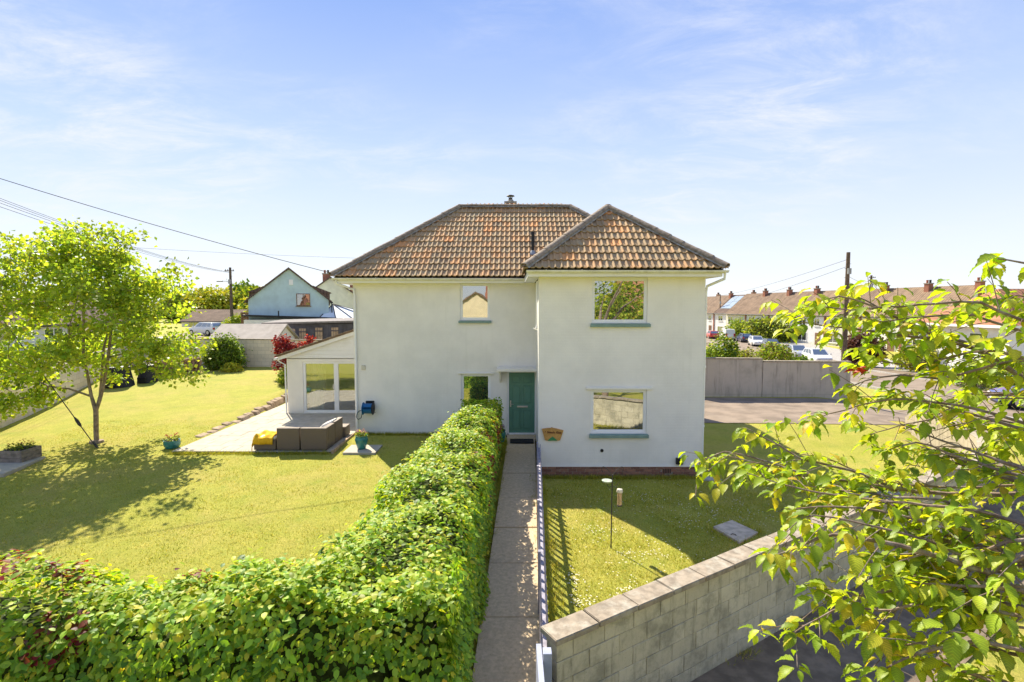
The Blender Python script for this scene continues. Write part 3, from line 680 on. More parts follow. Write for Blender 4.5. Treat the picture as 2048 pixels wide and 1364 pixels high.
# chimney stub with metal cowl, vent pipe
ch = MB().box(-0.27, 0.15, 20.75, 21.25, 7.0, 8.36).build('chimney', M['p_brick'], house)
MB().box(-0.31, 0.19, 20.71, 21.29, 8.36, 8.43).build('chimney_cap', M['mortar'], ch)
MB().lathe([(0.19, 0), (0.15, 0.05), (0.10, 0.10), (0.09, 0.12)], (-0.06, 21.0, 8.43), 14).build('chimney_flaunching', M['mortar'], ch)
cw = MB(); cw.lathe([(0.075, 0), (0.075, 0.08)], (-0.06, 21.0, 8.54), 12)
for k in range(4): t = k*math.pi/2; cw.tube([(-0.06+0.07*math.cos(t), 21+0.07*math.sin(t), 8.6), (-0.06+0.09*math.cos(t), 21+0.09*math.sin(t), 8.69)], 0.008, 5)
cw.lathe([(0.17, 0), (0.15, 0.025), (0.05, 0.055)], (-0.06, 21.0, 8.68), 16); cw.build('chimney_cowl', M['iron'], ch)
vp = MB(); vp.tube([(0.70, 17.42, 5.9), (0.70, 17.42, 6.70)], 0.05, 12); vp.lathe([(0.058, 0), (0.058, 0.08)], (0.70, 17.42, 6.66), 12); vp.build('vent_pipe', M['black'], house, smooth=True)
MB().lathe([(0.13, -0.05), (0.10, 0.02), (0.06, 0.10)], (0.70, 17.42, 6.02), 12).build('lead_collar', M['pole_metal'], house)
print('TILES', n1, n2)

# ---------------- sunroom on the left side of the house
SY0, SY1, SX0 = 20.2, 24.4, -8.93
def sr(x): return 2.30 + (x+9.25)*0.333
m = MB(); DH = (-8.31, -5.35, 0.02, 2.06)
wall_faces(m, SX0, HX0-0.003, -0.05, 2.16, SY0, [DH], 0.16)
m.add([(SX0, SY0, 2.16), (HX0-0.003, SY0, 2.16), (HX0-0.003, SY0, sr(HX0)-0.06), (SX0, SY0, sr(SX0)-0.06)], [(0, 1, 2, 3)])
m.add([(SX0, SY0, -0.05), (SX0, SY1, -0.05), (SX0, SY1, sr(SX0)-0.06), (SX0, SY0, sr(SX0)-0.06)], [(0, 1, 2, 3)])
m.add([(SX0, SY1, -0.05), (HX0-0.003, SY1, -0.05), (HX0-0.003, SY1, sr(HX0)-0.06), (SX0, SY1, sr(SX0)-0.06)], [(0, 1, 2, 3)])
build_raw(m, 'sunroom_wall', M['render'], house)
m = MB()
for i in range(5): m.box(SX0+0.002, HX0-0.01, SY0-0.012, SY0-0.002, 2.17+i*0.0, 2.17+0.015)
cl = m.build('sunroom_trim', M['board_white'], house)
def gable_board(k):
    z0 = 2.20 + k*0.15; z1 = z0+0.145
    xl = max(SX0, (z0-2.24)/0.333 - 9.25 + 0.1)
    if xl > HX0-0.3: return
    xt = max(SX0, (z1-2.24)/0.333 - 9.25 + 0.1)
    MB().hexa([(xl, SY0-0.022, z0), (HX0-0.01, SY0-0.022, z0), (HX0-0.01, SY0-0.002, z0), (xl, SY0-0.002, z0), (min(xt, HX0-0.05), SY0-0.01, z1), (HX0-0.01, SY0-0.01, z1), (HX0-0.01, SY0-0.002, z1), (min(xt, HX0-0.05), SY0-0.002, z1)]).build('gable_board', M['board_white'], house)
for k in range(9): gable_board(k)
rf = MB(); rf.hexa([(-9.27, SY0-0.18, sr(-9.27)-0.05), (HX0-0.004, SY0-0.18, sr(HX0)-0.05), (HX0-0.004, SY1+0.15, sr(HX0)-0.05), (-9.27, SY1+0.15, sr(-9.27)-0.05), (-9.27, SY0-0.18, sr(-9.27)+0.02), (HX0-0.004, SY0-0.18, sr(HX0)+0.02), (HX0-0.004, SY1+0.15, sr(HX0)+0.02), (-9.27, SY1+0.15, sr(-9.27)+0.02)])
srf = rf.build('sunroom_roof', M['roof_brown'], house)
for i in range(12):
    a = -9.27 + i*0.335; b = min(a+0.345, HX0-0.01)
    MB().hexa([(a, SY0-0.21, sr(a)+0.024), (b, SY0-0.21, sr(b)+0.015), (b, SY1+0.17, sr(b)+0.015), (a, SY1+0.17, sr(a)+0.024), (a, SY0-0.21, sr(a)+0.056), (b, SY0-0.21, sr(b)+0.036), (b, SY1+0.17, sr(b)+0.036), (a, SY1+0.17, sr(a)+0.056)]).build('roof_course', M['ridge'], srf)
MB().hexa([(-9.22, SY0-0.14, sr(-9.22)-0.19), (HX0-0.006, SY0-0.14, sr(HX0)-0.19), (HX0-0.006, SY0-0.115, sr(HX0)-0.19), (-9.22, SY0-0.115, sr(-9.22)-0.19), (-9.22, SY0-0.14, sr(-9.22)-0.052), (HX0-0.006, SY0-0.14, sr(HX0)-0.052), (HX0-0.006, SY0-0.115, sr(HX0)-0.052), (-9.22, SY0-0.115, sr(-9.22)-0.052)]).build('bargeboard', M['board_white'], house)
m = MB(); m.tube([(-9.31, SY0-0.2, 2.18), (-9.31, SY1+0.1, 2.18)], 0.055, 8); m.tube([(-9.31, SY0, 2.15), (-9.2, SY0+0.0, 2.05), (-8.98, SY0-0.05, 1.95), (-8.97, SY0-0.05, 0.0)], 0.03, 8); m.build('sunroom_gutter', M['upvc'], house)
f = MB(); ya, yb = SY0+0.04, SY0+0.11
for a, b, c, e in ((-8.31, -5.35, 0.02, 0.10), (-8.31, -5.35, 1.97, 2.06), (-8.31, -8.21, 0.10, 1.97), (-7.09, -6.91, 0.10, 1.97), (-5.80, -5.62, 0.10, 1.97), (-5.45, -5.35, 0.10, 1.97)): f.box(a, b, ya, yb, c, e)
pd = f.build('patio_door', M['upvc'], house, bevel=0.006)
for a, b in ((-8.21, -7.09), (-6.91, -5.80)): MB().box(a-0.004, b+0.004, ya+0.03, ya+0.045, 0.096, 1.974).build('pane', M['glass_clear'], pd)
MB().box(-7.13, -7.10, ya-0.03, ya-0.002, 0.95, 1.15).build('handle', M['steel'], pd)
MB().box(SX0+0.05, HX0-0.05, SY0+0.17, SY1-0.03, -0.04, 0.02).build('sunroom_floor', M['tan_wood'], house)
# inside the sunroom
cu = MB(); n = 26; vs_ = []
for i in range(n+1):
    x = -8.22 + 0.62*i/n; yy = SY0+0.3+0.035*math.sin(i*1.9); vs_ += [(x, yy, 0.05), (x, yy, 2.05)]
cu.add(vs_, [(2*i, 2*i+2, 2*i+3, 2*i+1) for i in range(n)] + [])
o = cu.build('curtain', M['curtain']); sm = o.modifiers.new('solid', 'SOLIDIFY'); sm.thickness = 0.008; tag(o, 'pale curtain drawn back behind the sunroom sliding door', 'curtain')
bn = thing('bench', 'tan wooden bench inside the sunroom behind the glass', 'bench', (-6.9, 22.0, 0.02))
MB().box(-7.7, -6.1, 21.8, 22.4, 0.44, 0.5).build('seat', M['tan_wood'], bn); MB().box(-7.7, -6.1, 22.36, 22.42, 0.5, 1.0).build('backrest', M['tan_wood'], bn)
for x in (-7.65, -6.2):
    for yy in (21.84, 22.3): MB().box(x, x+0.06, yy, yy+0.06, 0.02, 0.44).build('leg', M['tan_wood'], bn)

# ------------------------------------------------------------------ front path, patio, boundary walls
def zpath(y): return -0.035 - 0.031*(16.6-y)
path = struct(MB().hexa([(-0.2, 16.78, -0.15), (0.76, 16.78, -0.15), (0.76, 16.78, -0.055), (-0.2, 16.78, -0.055), (-0.52, 4.2, -0.6), (0.32, 4.2, -0.6), (0.32, 4.2, zpath(4.2)-0.02), (-0.52, 4.2, zpath(4.2)-0.02)]).build('path', M['soil']))
def px(y): return (-0.15 - 0.0345*(16.0-y), 0.735 - 0.0385*(16.0-y))
J = [16.72, 14.9, 13.15, 11.55, 10.05, 8.7, 7.2, 5.7, 4.2]
for a, b in zip(J, J[1:]):
    y1, y0 = a-0.012, b+0.012; l1, r1 = px(y1); l0, r0 = px(y0); dz = RND.uniform(-0.006, 0.008); t1, t0 = zpath(y1)+0.02+dz, zpath(y0)+0.02+dz
    MB().hexa([(l0, y0, t0-0.12), (r0, y0, t0-0.12), (r1, y1, t1-0.12), (l1, y1, t1-0.12), (l0, y0, t0), (r0, y0, t0), (r1, y1, t1), (l1, y1, t1)]).build('slab', M['slab'], path, bevel=0.008)
MB().box(-0.16, 0.79, 16.28, 16.79, -0.1, -0.012).build('doorstep', M['slab'], path, bevel=0.01)
tag(MB().box(-0.06, 0.68, 15.72, 16.2, zpath(15.9)+0.03, zpath(15.9)+0.055).build('doormat', M['rubber'], bevel=0.006), 'black rubber doormat on the path before the green door', 'doormat')

patio = struct(MB().box(-9.95, -5.28, 14.72, 25.2, -0.3, -0.02).build('patio', M['soil']))
yy = 14.72
while yy < 25.1:
    ln = 0.6; xx = -9.95
    while xx < -5.35:
        w = RND.choice((0.45, 0.6, 0.6, 0.75)); b = min(xx+w, -5.28)
        if -5.28-b < 0.2: b = -5.28
        if not (b > SX0+0.1 and yy+ln > SY0+0.1 and xx > SX0-0.3):
            MB().box(xx+0.006, b-0.006, yy+0.006, yy+ln-0.006, -0.03, 0.006+RND.uniform(-0.003, 0.004)).build('paving_slab', M['patio'], patio)
        xx = b
    yy += ln
struct(MB().box(-5.27, -5.20, 14.66, 16.7, -0.2, 0.06).build('patio_edging', M['tan_wood'], bevel=0.01))
# stone edging below the raised lawn
edg = thing('stone_edging', 'low edging of rough brown stones between raised lawn and patio', 'edging', (-10.1, 19.5, 0))
yy = 15.3
while yy < 25.0:
    L = RND.uniform(0.3, 0.62); zt = zg(-10.7, yy+L/2) - RND.uniform(-0.03, 0.05)
    if zt > 0.02:
        s = RND.uniform(-0.05, 0.05)
        MB().hexa([(-10.12+s, yy+0.02, -0.05), (-9.97+s, yy+0.02, -0.05), (-9.97+s, yy+L-0.03, -0.05), (-10.14+s, yy+L-0.03, -0.05), (-10.3+s, yy+0.05, zt+0.02), (-10.06+s, yy+0.03, zt*0.85), (-10.08+s, yy+L-0.02, zt*0.9), (-10.28+s, yy+L-0.05, zt+0.01)]).build('stone', M['stone'], edg, bevel=0.03)
    yy += L

# front boundary wall: blocks and coping stones one by one
fd = Vector((0.849, 0.528, 0)); fn = Vector((0.528, -0.849, 0)); F0 = Vector((0.42, 5.25, 0))
FL = 11.55
fw = thing('front_wall', 'concrete block garden wall with flat coping along the pavement', 'wall', (0.42, 5.25, -0.65))
fang = math.atan2(fd.y, fd.x)
def onwall(s, t, z): p = F0 + fd*s + fn*t; return (p.x, p.y, z)
MB().hexa([onwall(0.03, -0.085, -0.9), onwall(FL-0.02, -0.085, -0.9), onwall(FL-0.02, 0.085, -0.9), onwall(0.03, 0.085, -0.9), onwall(0.03, -0.085, 0.67), onwall(FL-0.02, -0.085, 0.67), onwall(FL-0.02, 0.085, 0.67), onwall(0.03, 0.085, 0.67)]).build('mortar_core', mat('stained_joint', (0.36, 0.33, 0.245), 0.95, 0.35, 9), fw)
BW, BH = 0.45, 0.222
def bevel_block(L):
    bm = bmesh.new(); bmesh.ops.create_cube(bm, size=1.0); bmesh.ops.scale(bm, vec=(L-0.009, 0.186, BH-0.009), verts=bm.verts); bmesh.ops.bevel(bm, geom=bm.edges[:], offset=0.005, segments=1, affect='EDGES'); me = bpy.data.meshes.new('block'); bm.to_mesh(me); bm.free(); me.materials.append(M['block']); return me
BF, BHF = bevel_block(BW), bevel_block(BW/2)
rows = 6; ztop = 0.675
for r in range(rows+1):
    zc_ = ztop - BH*(r+0.5); s = 0.0 if r % 2 else -BW/2
    while s < FL-0.1:
        a, b = max(0, s), min(s+BW, FL)
        if b-a > 0.15:
            me = BF if b-a > BW*0.8 else BHF; p = F0 + fd*((a+b)/2) + fn*RND.uniform(-0.004, 0.006)
            inst('block', me, None, fw, Matrix.Translation((p.x, p.y, zc_)) @ Matrix.Rotation(fang+RND.uniform(-0.008, 0.008), 4, 'Z') @ Matrix.Rotation(RND.uniform(-0.006, 0.006), 4, 'Y'))
        s += BW
s = -0.05; k = 0
while s < FL:
    L = 0.6; p = F0 + fd*(s+L/2)
    bm = bmesh.new(); bmesh.ops.create_cube(bm, size=1.0); bmesh.ops.scale(bm, vec=(L-0.012, 0.295, 0.07), verts=bm.verts); bmesh.ops.bevel(bm, geom=bm.edges[:], offset=0.008, segments=2, affect='EDGES')
    me = bpy.data.meshes.new('coping_stone'); bm.to_mesh(me); bm.free(); me.materials.append(M['coping'])
    inst('coping_stone', me, None, fw, Matrix.Translation((p.x, p.y, ztop+0.037+RND.uniform(-0.004, 0.004))) @ Matrix.Rotation(fang+RND.uniform(-0.01, 0.01), 4, 'Z')); s += L
def ribbon_wall(name, P, tops, thick, mt, cop=None, label=None, base=None, coph=0.06, step=0.5):
    pts = [Vector(p) for p in P]; n = len(pts)
    root = thing(name, label, 'wall', (pts[0].x, pts[0].y, zg(*pts[0])))
    lo, hi, oth = [], [], []
    vs_ = []; cv = []
    for i, p in enumerate(pts):
        d = (pts[min(i+1, n-1)] - pts[max(i-1, 0)]).normalized(); s = Vector((d.y, -d.x))*(thick/2); zb = zg(p.x, p.y) - 0.5
        for q in (p+s, p-s): vs_ += [(q.x, q.y, zb), (q.x, q.y, tops[i])]
        s2 = s*1.25
        for q in (p+s2, p-s2): cv += [(q.x, q.y, tops[i]), (q.x, q.y, tops[i]+coph)]
    def fcs(n): 
        out = []
        for i in range(n-1):
            a, b = i*4, (i+1)*4
            out += [(a, b, b+1, a+1), (a+2, a+3, b+3, b+2), (a+1, b+1, b+3, a+3), (a, a+2, b+2, b)]
        return out + [(0, 1, 3, 2), ((n-1)*4, (n-1)*4+2, (n-1)*4+3, (n-1)*4+1)]
    MB().add(vs_, fcs(n)).build('wall_body', mt, root)
    if cop:
        tot = 0
        for i in range(n-1):
            a, b = pts[i], pts[i+1]; L = (b-a).length; k = max(1, round(L/0.9)); d = (b-a).normalized(); s = Vector((d.y, -d.x))*(thick*0.62)
            for j in range(k):
                e0, e1 = a + d*(L*j/k+0.006), a + d*(L*(j+1)/k-0.006); z0 = tops[i]+(tops[i+1]-tops[i])*j/k+0.002; z1 = tops[i]+(tops[i+1]-tops[i])*(j+1)/k+0.002
                q = [(e0+s), (e1+s), (e1-s), (e0-s)]; zz_ = (z0, z1, z1, z0)
                MB().hexa([(v.x, v.y, z) for v, z in zip(q, zz_)] + [(v.x, v.y, z+coph) for v, z in zip(q, zz_)]).build('coping_stone', cop, root)
    return root
cvp = [(10.22, 11.34), (11.5, 12.3), (12.6, 13.55), (13.25, 14.8), (13.65, 16.1), (14.0, 17.2), (14.3, 18.0), (14.5, 18.5)]
ribbon_wall('curved_wall', cvp, [0.72, 0.72, 0.70, 0.68, 0.66, 0.62, 0.45, 0.2], 0.2, M['wall_curve'], None, 'cream curved end of the garden wall beside the driveway mouth')
ribbon_wall('side_wall', [(-17.2, 9), (-17.75, 17.5), (-19.3, 21.5), (-21.9, 27.2), (-23.2, 31.0)], [1.25, 1.5, 1.65, 1.85, 2.0], 0.22, M['wall_cream'], M['coping'], 'cream block wall along the left edge of the lawn')
ribbon_wall('rear_wall', [(-23.1, 31.15), (-16.5, 31.1), (-11.2, 31.0), (-5, 31.0)], [2.25, 2.25, 2.2, 2.15], 0.22, M['wall_cream'], M['coping'], 'cream block wall across the back of the lawn')
ribbon_wall('driveway_wall', [(8.4, 24.75), (12.1, 24.7)], [1.72, 1.70], 0.22, M['wall_grey'], M['coping'], 'grey stained wall behind the driveway, higher length next to the house')
ribbon_wall('driveway_wall', [(12.12, 24.68), (15.9, 24.6), (16.3, 24.6)], [1.58, 1.56, 1.56], 0.22, M['wall_grey'], M['coping'], 'grey stained wall behind the driveway, lower length towards the road')
o = MB(); o.box(9.0, 9.42, 25.3, 25.72, -0.6, 2.45).box(8.94, 9.48, 25.24, 25.78, 2.45, 2.56); tag(o.build('gate_pier', M['p_white']), 'white gate pier just right of the house beyond the grey wall', 'pier')

# ------------------------------------------------------------------ foliage tools
KITE_V = np.array([(0, 0, 0), (-0.33, 0.42, 0.07), (0.33, 0.42, 0.07), (0, 0.5, 0), (0, 1, -0.08)], float); KITE_F = np.array([(0, 3, 1), (3, 4, 1), (0, 2, 3), (2, 4, 3)])
OV_V = np.array([(0, 0, 0), (0, 0.36, 0.0), (0, 0.74, -0.03), (0, 1, -0.12), (-0.28, 0.26, 0.06), (-0.27, 0.62, 0.045), (0.28, 0.26, 0.06), (0.27, 0.62, 0.045)], float)
OV_F = np.array([(0, 1, 4), (1, 5, 4), (1, 2, 5), (2, 3, 5), (0, 6, 1), (1, 6, 7), (1, 7, 2), (2, 7, 3)])
def cherry_template():
    ts = [0, 0.07, 0.17, 0.28, 0.39, 0.5, 0.61, 0.72, 0.82, 0.91, 1.0]; ws = [0.0, 0.085, 0.175, 0.225, 0.245, 0.235, 0.205, 0.155, 0.09, 0.035, 0.0]
    vs_ = []; mid = []; L = []; Rr = []; sh = []
    for i, (t, w) in enumerate(zip(ts, ws)):
        z = 0.02 - 0.38*t*t; yy_ = t*(1-0.14*t); mid.append(len(vs_)); vs_.append((0, yy_, z)); sh.append(1.3)
        if w:
            rp_ = 0.016 if i % 2 else -0.012; e = 0.012 if i % 2 else -0.006
            L.append(len(vs_)); vs_.append((-w-e, yy_-0.02+0.03*(i % 2), z+w*0.36+rp_)); sh.append(0.9 if i % 2 else 1.0); Rr.append(len(vs_)); vs_.append((w+e, yy_-0.02+0.03*(i % 2), z+w*0.36+rp_)); sh.append(0.9 if i % 2 else 1.0)
        else: L.append(mid[-1]); Rr.append(mid[-1])
    f = []
    for i in range(len(ts)-1):
        for side, fl in ((L, 0), (Rr, 1)):
            q = [mid[i], mid[i+1], side[i+1], side[i]]
            if fl: q = q[::-1]
            tri = [(q[0], q[1], q[2]), (q[0], q[2], q[3])]
            for t_ in tri:
                if len(set(t_)) == 3: f.append(t_)
    return np.array(vs_, float), np.array(f), np.array(sh)
CH_V, CH_F, CH_S = cherry_template()
def frames(nrm, dirv):
    n = nrm/np.maximum(np.linalg.norm(nrm, axis=1, keepdims=True), 1e-9)
    y_ = dirv - n*np.sum(dirv*n, axis=1, keepdims=True); y_ /= np.maximum(np.linalg.norm(y_, axis=1, keepdims=True), 1e-9)
    x_ = np.cross(y_, n); return x_, y_, n
def mesh_np(name, verts, faces, cols=None, mt=None, smooth=False):
    me = bpy.data.meshes.new(name); nv, nf = len(verts), len(faces); k = faces.shape[1]
    me.vertices.add(nv); me.vertices.foreach_set('co', verts.astype(np.float32).ravel())
    me.loops.add(nf*k); me.loops.foreach_set('vertex_index', faces.astype(np.int32).ravel())
    me.polygons.add(nf); me.polygons.foreach_set('loop_start', np.arange(0, nf*k, k, dtype=np.int32)); me.polygons.foreach_set('loop_total', np.full(nf, k, dtype=np.int32))
    if smooth: me.polygons.foreach_set('use_smooth', np.ones(nf, bool))
    me.update(calc_edges=True)
    if cols is not None:
        a = me.attributes.new('Col', 'FLOAT_COLOR', 'POINT'); c4 = np.ones((nv, 4), np.float32); c4[:, :3] = cols; a.data.foreach_set('color', c4.ravel())
    if mt: me.materials.append(mt)
    return me
def leaves(name, pos, nrm, dirv, size, cols, mt, parent, tv=KITE_V, tf=KITE_F, kind='stuff', smooth=False, shade=None):
    x_, y_, n_ = frames(nrm, dirv); N = len(pos); k = len(tv)
    off = np.array(world_loc(parent)) if parent is not None else np.zeros(3)
    v = (pos-off)[:, None, :] + size[:, None, None]*(tv[None, :, 0, None]*x_[:, None, :] + tv[None, :, 1, None]*y_[:, None, :] + tv[None, :, 2, None]*n_[:, None, :])
    f = tf[None] + (np.arange(N)*k)[:, None, None]
    me = mesh_np(name, v.reshape(-1, 3), f.reshape(-1, tf.shape[1]), np.repeat(cols, k, axis=0) if shade is None else (cols[:, None, :]*shade[None, :, None]).reshape(-1, 3), mt, smooth)
    if shade is not None:
        at_ = me.attributes.new('LeafCo', 'FLOAT_VECTOR', 'POINT'); at_.data.foreach_set('vector', np.tile(tv, (N, 1)).astype(np.float32).ravel())
    o = bpy.data.objects.new(name, me); COL.objects.link(o); o.parent = parent
    if kind: o['kind'] = kind
    return o
def pal(N, cols, wts, jit=0.14):
    cols = np.array(cols); w = np.array(wts, float); w /= w.sum(); c = cols[NP.choice(len(cols), N, p=w)]
    return np.clip(c*(1 + NP.normal(0, jit, (N, 1))) * (1 + NP.normal(0, 0.05, (N, 3))), 0.003, 0.9)
def unit(N): v = NP.normal(size=(N, 3)); return v/np.linalg.norm(v, axis=1, keepdims=True)

def grow(paths, targets, seg=0.45, sag=0.12, jit=0.05):
    pos, par = [], []
    for P in paths:
        prev = P[0] if isinstance(P[0], int) else -1
        for p in (P[1:] if isinstance(P[0], int) else P):
            pos.append(Vector(p)); par.append(prev); prev = len(pos)-1
    c0 = pos[-1]; targets = sorted(targets, key=lambda t: (Vector(t)-c0).length); A = np.array([tuple(p) for p in pos]); ends = []
    for t in targets:
        tv_ = np.array(tuple(t)); d = A - tv_; cost = np.linalg.norm(d, axis=1) + np.where(A[:, 2] > tv_[2]+0.05, 1.3*(A[:, 2]-tv_[2]), 0); i = int(np.argmin(cost))
        a, b = pos[i], Vector(t); L = (b-a).length; n = max(1, int(L/seg)); prev = i
        for k in range(1, n+1):
            f = k/n; p = a.lerp(b, f) + Vector((RND.uniform(-jit, jit), RND.uniform(-jit, jit), sag*L*math.sin(math.pi*f)*0.5 + RND.uniform(-jit, jit)))
            if k == n: p = b
            pos.append(p); par.append(prev); prev = len(pos)-1
        A = np.array([tuple(p) for p in pos]); ends.append(prev)
    return pos, par
def wood(pos, par, tip=0.006, power=2.2, seg=5, cap_r=None):
    n = len(pos); acc = [0.0]*n; kids = [0]*n
    for i in range(n):
        if par[i] >= 0: kids[par[i]] += 1
    for i in range(n-1, -1, -1):
        if kids[i] == 0: acc[i] += tip**power
        if par[i] >= 0: acc[par[i]] += acc[i]
    r = [a**(1/power) for a in acc]
    if cap_r: r = [min(q, cap_r) for q in r]
    m = MB()
    for i in range(n):
        if par[i] >= 0: m.tube([pos[par[i]], pos[i]], [max(r[i], min(r[par[i]], r[i]*1.35)), r[i]], seg if r[i] < 0.03 else 9, cap=False)
    return m, r
def crown_targets(c, rads, n, lo=0.35, nz=1.6, amp=0.28, zmin=None, seed=0.0):
    out = []
    while len(out) < n:
        u = unit(1)[0]; rr_ = NP.uniform(lo**3, 1)**(1/3); k = 1 + amp*noise.noise((u[0]*nz+seed, u[1]*nz, u[2]*nz+3.1))
        p = np.array(c) + u*np.array(rads)*rr_*k
        if zmin is not None and p[2] < zmin: continue
        out.append(p)
    return out
def cluster_leaves(T, per, spread, size, cols, wts, flat=0.45, up=0.7):
    T = np.array([tuple(t) for t in T]); N = len(T)*per; c = np.repeat(T, per, axis=0)
    off = NP.normal(0, 1, (N, 3))*np.array(spread); pos = c + off
    nrm = unit(N)*(1-up) + np.array((0, 0, 1.0))*up; nrm = nrm + off*np.array((0.6, 0.6, 0.0))
    dirv = off*np.array((1, 1, flat)) + unit(N)*0.25*np.linalg.norm(off, axis=1, keepdims=True) + np.array((0, 0, -0.05)); sz = NP.uniform(0.75, 1.25, N)*size
    tone = np.repeat(1 + NP.normal(0, 0.14, (len(T), 1)), per, axis=0)
    return pos, nrm, dirv, sz, np.clip(pal(N, cols, wts)*tone, 0.003, 0.9)
def bush(name, label, cat, c, rads, n, per, size, cols, wts, mt='leaf_far', group=None, stems=5, up=0.45, amp=0.3, lo=0.6):
    zb = zg(c[0], c[1]); root = thing(name, label, cat, (c[0], c[1], zb), group)
    T = crown_targets(c, rads, n, lo=lo, zmin=zb+0.05, amp=amp, seed=c[0]); pos, nrm, dv, sz, cl = cluster_leaves(T, per, tuple(max(0.05, r*0.14) for r in rads), size, cols, wts, up=up)
    k = pos[:, 2] > zb+0.02; leaves('foliage', pos[k], nrm[k], dv[k], sz[k], cl[k], M[mt], root)
    s = MB()
    for i in range(stems):
        t = T[RND.randrange(len(T))]; s.tube([(c[0]+RND.uniform(-.1, .1)*rads[0], c[1]+RND.uniform(-.1, .1)*rads[1], zb-0.1), ((c[0]+t[0])/2, (c[1]+t[1])/2, (zb+t[2])/2+0.05), tuple(t)], [0.03*rads[2], 0.02*rads[2], 0.008], 5)
    s.build('stem', M['bark'], root); return root
G = {'lime': (0.40, 0.45, 0.04), 'mid': (0.22, 0.32, 0.03), 'dark': (0.10, 0.17, 0.02), 'yellow': (0.54, 0.49, 0.045), 'olive': (0.12, 0.135, 0.03), 'red': (0.21, 0.022, 0.025), 'copper': (0.19, 0.05, 0.025), 'deep': (0.03, 0.065, 0.014)}

# ------------------------------------------------------------------ clipped hedge between lawn and path
hedge = thing('hedge', 'thick clipped beech hedge running from the door beside the path and along the front', 'hedge', (-1.3, 9, -0.25))
def legA(y):   # left x, right x, top z
    f = (y-4.3)/10.8; return (-2.45 + 1.0*f**0.75, -0.37-0.21*(1-f)**1.4, 1.62 - 0.12*f + 0.07*math.sin(y*1.7))
def legB(x):
    return (4.25 + 0.05*x + 0.1*math.sin(x*1.3), 5.62 + 0.10*x*0.6 + 0.12*math.sin(x*0.9+1), 1.58 + 0.06*math.sin(x*2.1))
hp, hn = [], []
def prof(w, h, r=0.42):
    segs = [h-r, math.pi*r/2, 2*(w-r), math.pi*r/2, h-r]; t = RND.uniform(0, sum(segs))
    for i, s in enumerate(segs):
        if t <= s: break
        t -= s
    if i == 0: return (w, t, 1, 0)
    if i == 1: a = t/r; return (w-r+r*math.cos(a), h-r+r*math.sin(a), math.cos(a), math.sin(a))
    if i == 2: return (w-r-t, h, 0, 1)
    if i == 3: a = t/r; return (-(w-r)-r*math.sin(a), h-r+r*math.cos(a), -math.sin(a), math.cos(a))
    return (-w, h-r-t, -1, 0)
def put(p, n):
    nv = Vector(p); d = 0.24*noise.noise(nv*1.05) + 0.13*noise.noise(nv*2.9+Vector((5, 2, 1))); d -= abs(RND.gauss(0, 0.085)); d += (RND.random() < 0.035)*RND.uniform(0.03, 0.14)
    if n[0] > 0.7: d *= 0.5
    hp.append(tuple(nv + Vector(n)*d)); hn.append(n)
NA, NB, NE = 40000, 27000, 2200
for i in range(NA):
    y = 4.4 + 10.7*RND.random()**1.15; l, r, t = legA(y); zb = zg(-1.2, y); u, z, nu, nz_ = prof((r-l)/2, t-zb); put(((l+r)/2+u, y, zb+z), (nu, 0, nz_))
for i in range(NB):
    x = -7.5 + 5.6*RND.random(); x = x if RND.random() < 0.55 else RND.uniform(-4.6, -0.55); f, b, t = legB(x); zb = -0.4; u, z, nu, nz_ = prof((b-f)/2, t-zb); put((x, (f+b)/2+u, zb+z), (0, nu, nz_))
for i in range(NE):
    x = RND.uniform(-1.5, -0.3); put((x, 15.1+RND.uniform(-0.1, 0.1), RND.uniform(-0.1, 1.5)), (0, 1, 0))
for i in range(5000):          # end of the hedge at the front gate
    put((-0.50, RND.uniform(4.2, 5.3), RND.uniform(-0.35, 1.58)), (1, 0, 0))
hp = np.array(hp); hn = np.array(hn, float); N = len(hp)
nrm = hn*0.75 + unit(N)*0.65 + np.array((0, 0, 0.55)); dirv = np.array((0, 0, -0.55))*(1-np.abs(hn[:, 2:3])) + hn*0.45 + unit(N)*0.9
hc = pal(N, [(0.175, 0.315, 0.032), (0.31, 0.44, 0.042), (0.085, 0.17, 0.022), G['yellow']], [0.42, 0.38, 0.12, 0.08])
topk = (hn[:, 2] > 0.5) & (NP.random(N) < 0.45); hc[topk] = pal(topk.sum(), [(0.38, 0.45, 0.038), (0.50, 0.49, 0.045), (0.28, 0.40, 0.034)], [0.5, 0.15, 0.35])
for (x, y, z, r, pr) in ((-0.42, 13.2, 1.2, 0.35, 0.6), (-0.36, 12.3, 1.15, 0.3, 0.55), (-0.42, 11.2, 1.25, 0.35, 0.55), (-0.34, 10.2, 0.9, 0.35, 0.5), (-0.6, 9.3, 1.5, 0.3, 0.45), (-0.33, 8.9, 0.8, 0.3, 0.5), (-3.3, 5.35, 1.55, 0.32, 0.6), (-2.9, 5.4, 1.6, 0.22, 0.5), (-5.2, 5.0, 1.5, 0.4, 0.5), (-4.9, 4.6, 1.5, 0.35, 0.4), (-5.6, 4.5, 1.3, 0.4, 0.4), (-4.4, 4.9, 1.5, 0.3, 0.4), (-4.0, 4.3, 1.35, 0.25, 0.35), (-0.45, 12.8, 0.9, 0.35, 0.5)):
    k = (np.linalg.norm(hp-np.array((x, y, z)), axis=1) < r) & (NP.random(N) < pr); hc[k] = pal(k.sum(), [G['red'], G['copper'], (0.13, 0.05, 0.05)], [0.35, 0.5, 0.15], 0.25)
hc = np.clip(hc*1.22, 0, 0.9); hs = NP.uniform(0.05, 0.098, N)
view = np.array((0, 0, 4.2)); dist = np.linalg.norm(hp-view, axis=1); fr = np.abs(hp[:, 0]/np.maximum(hp[:, 1], 0.1)) < 0.98
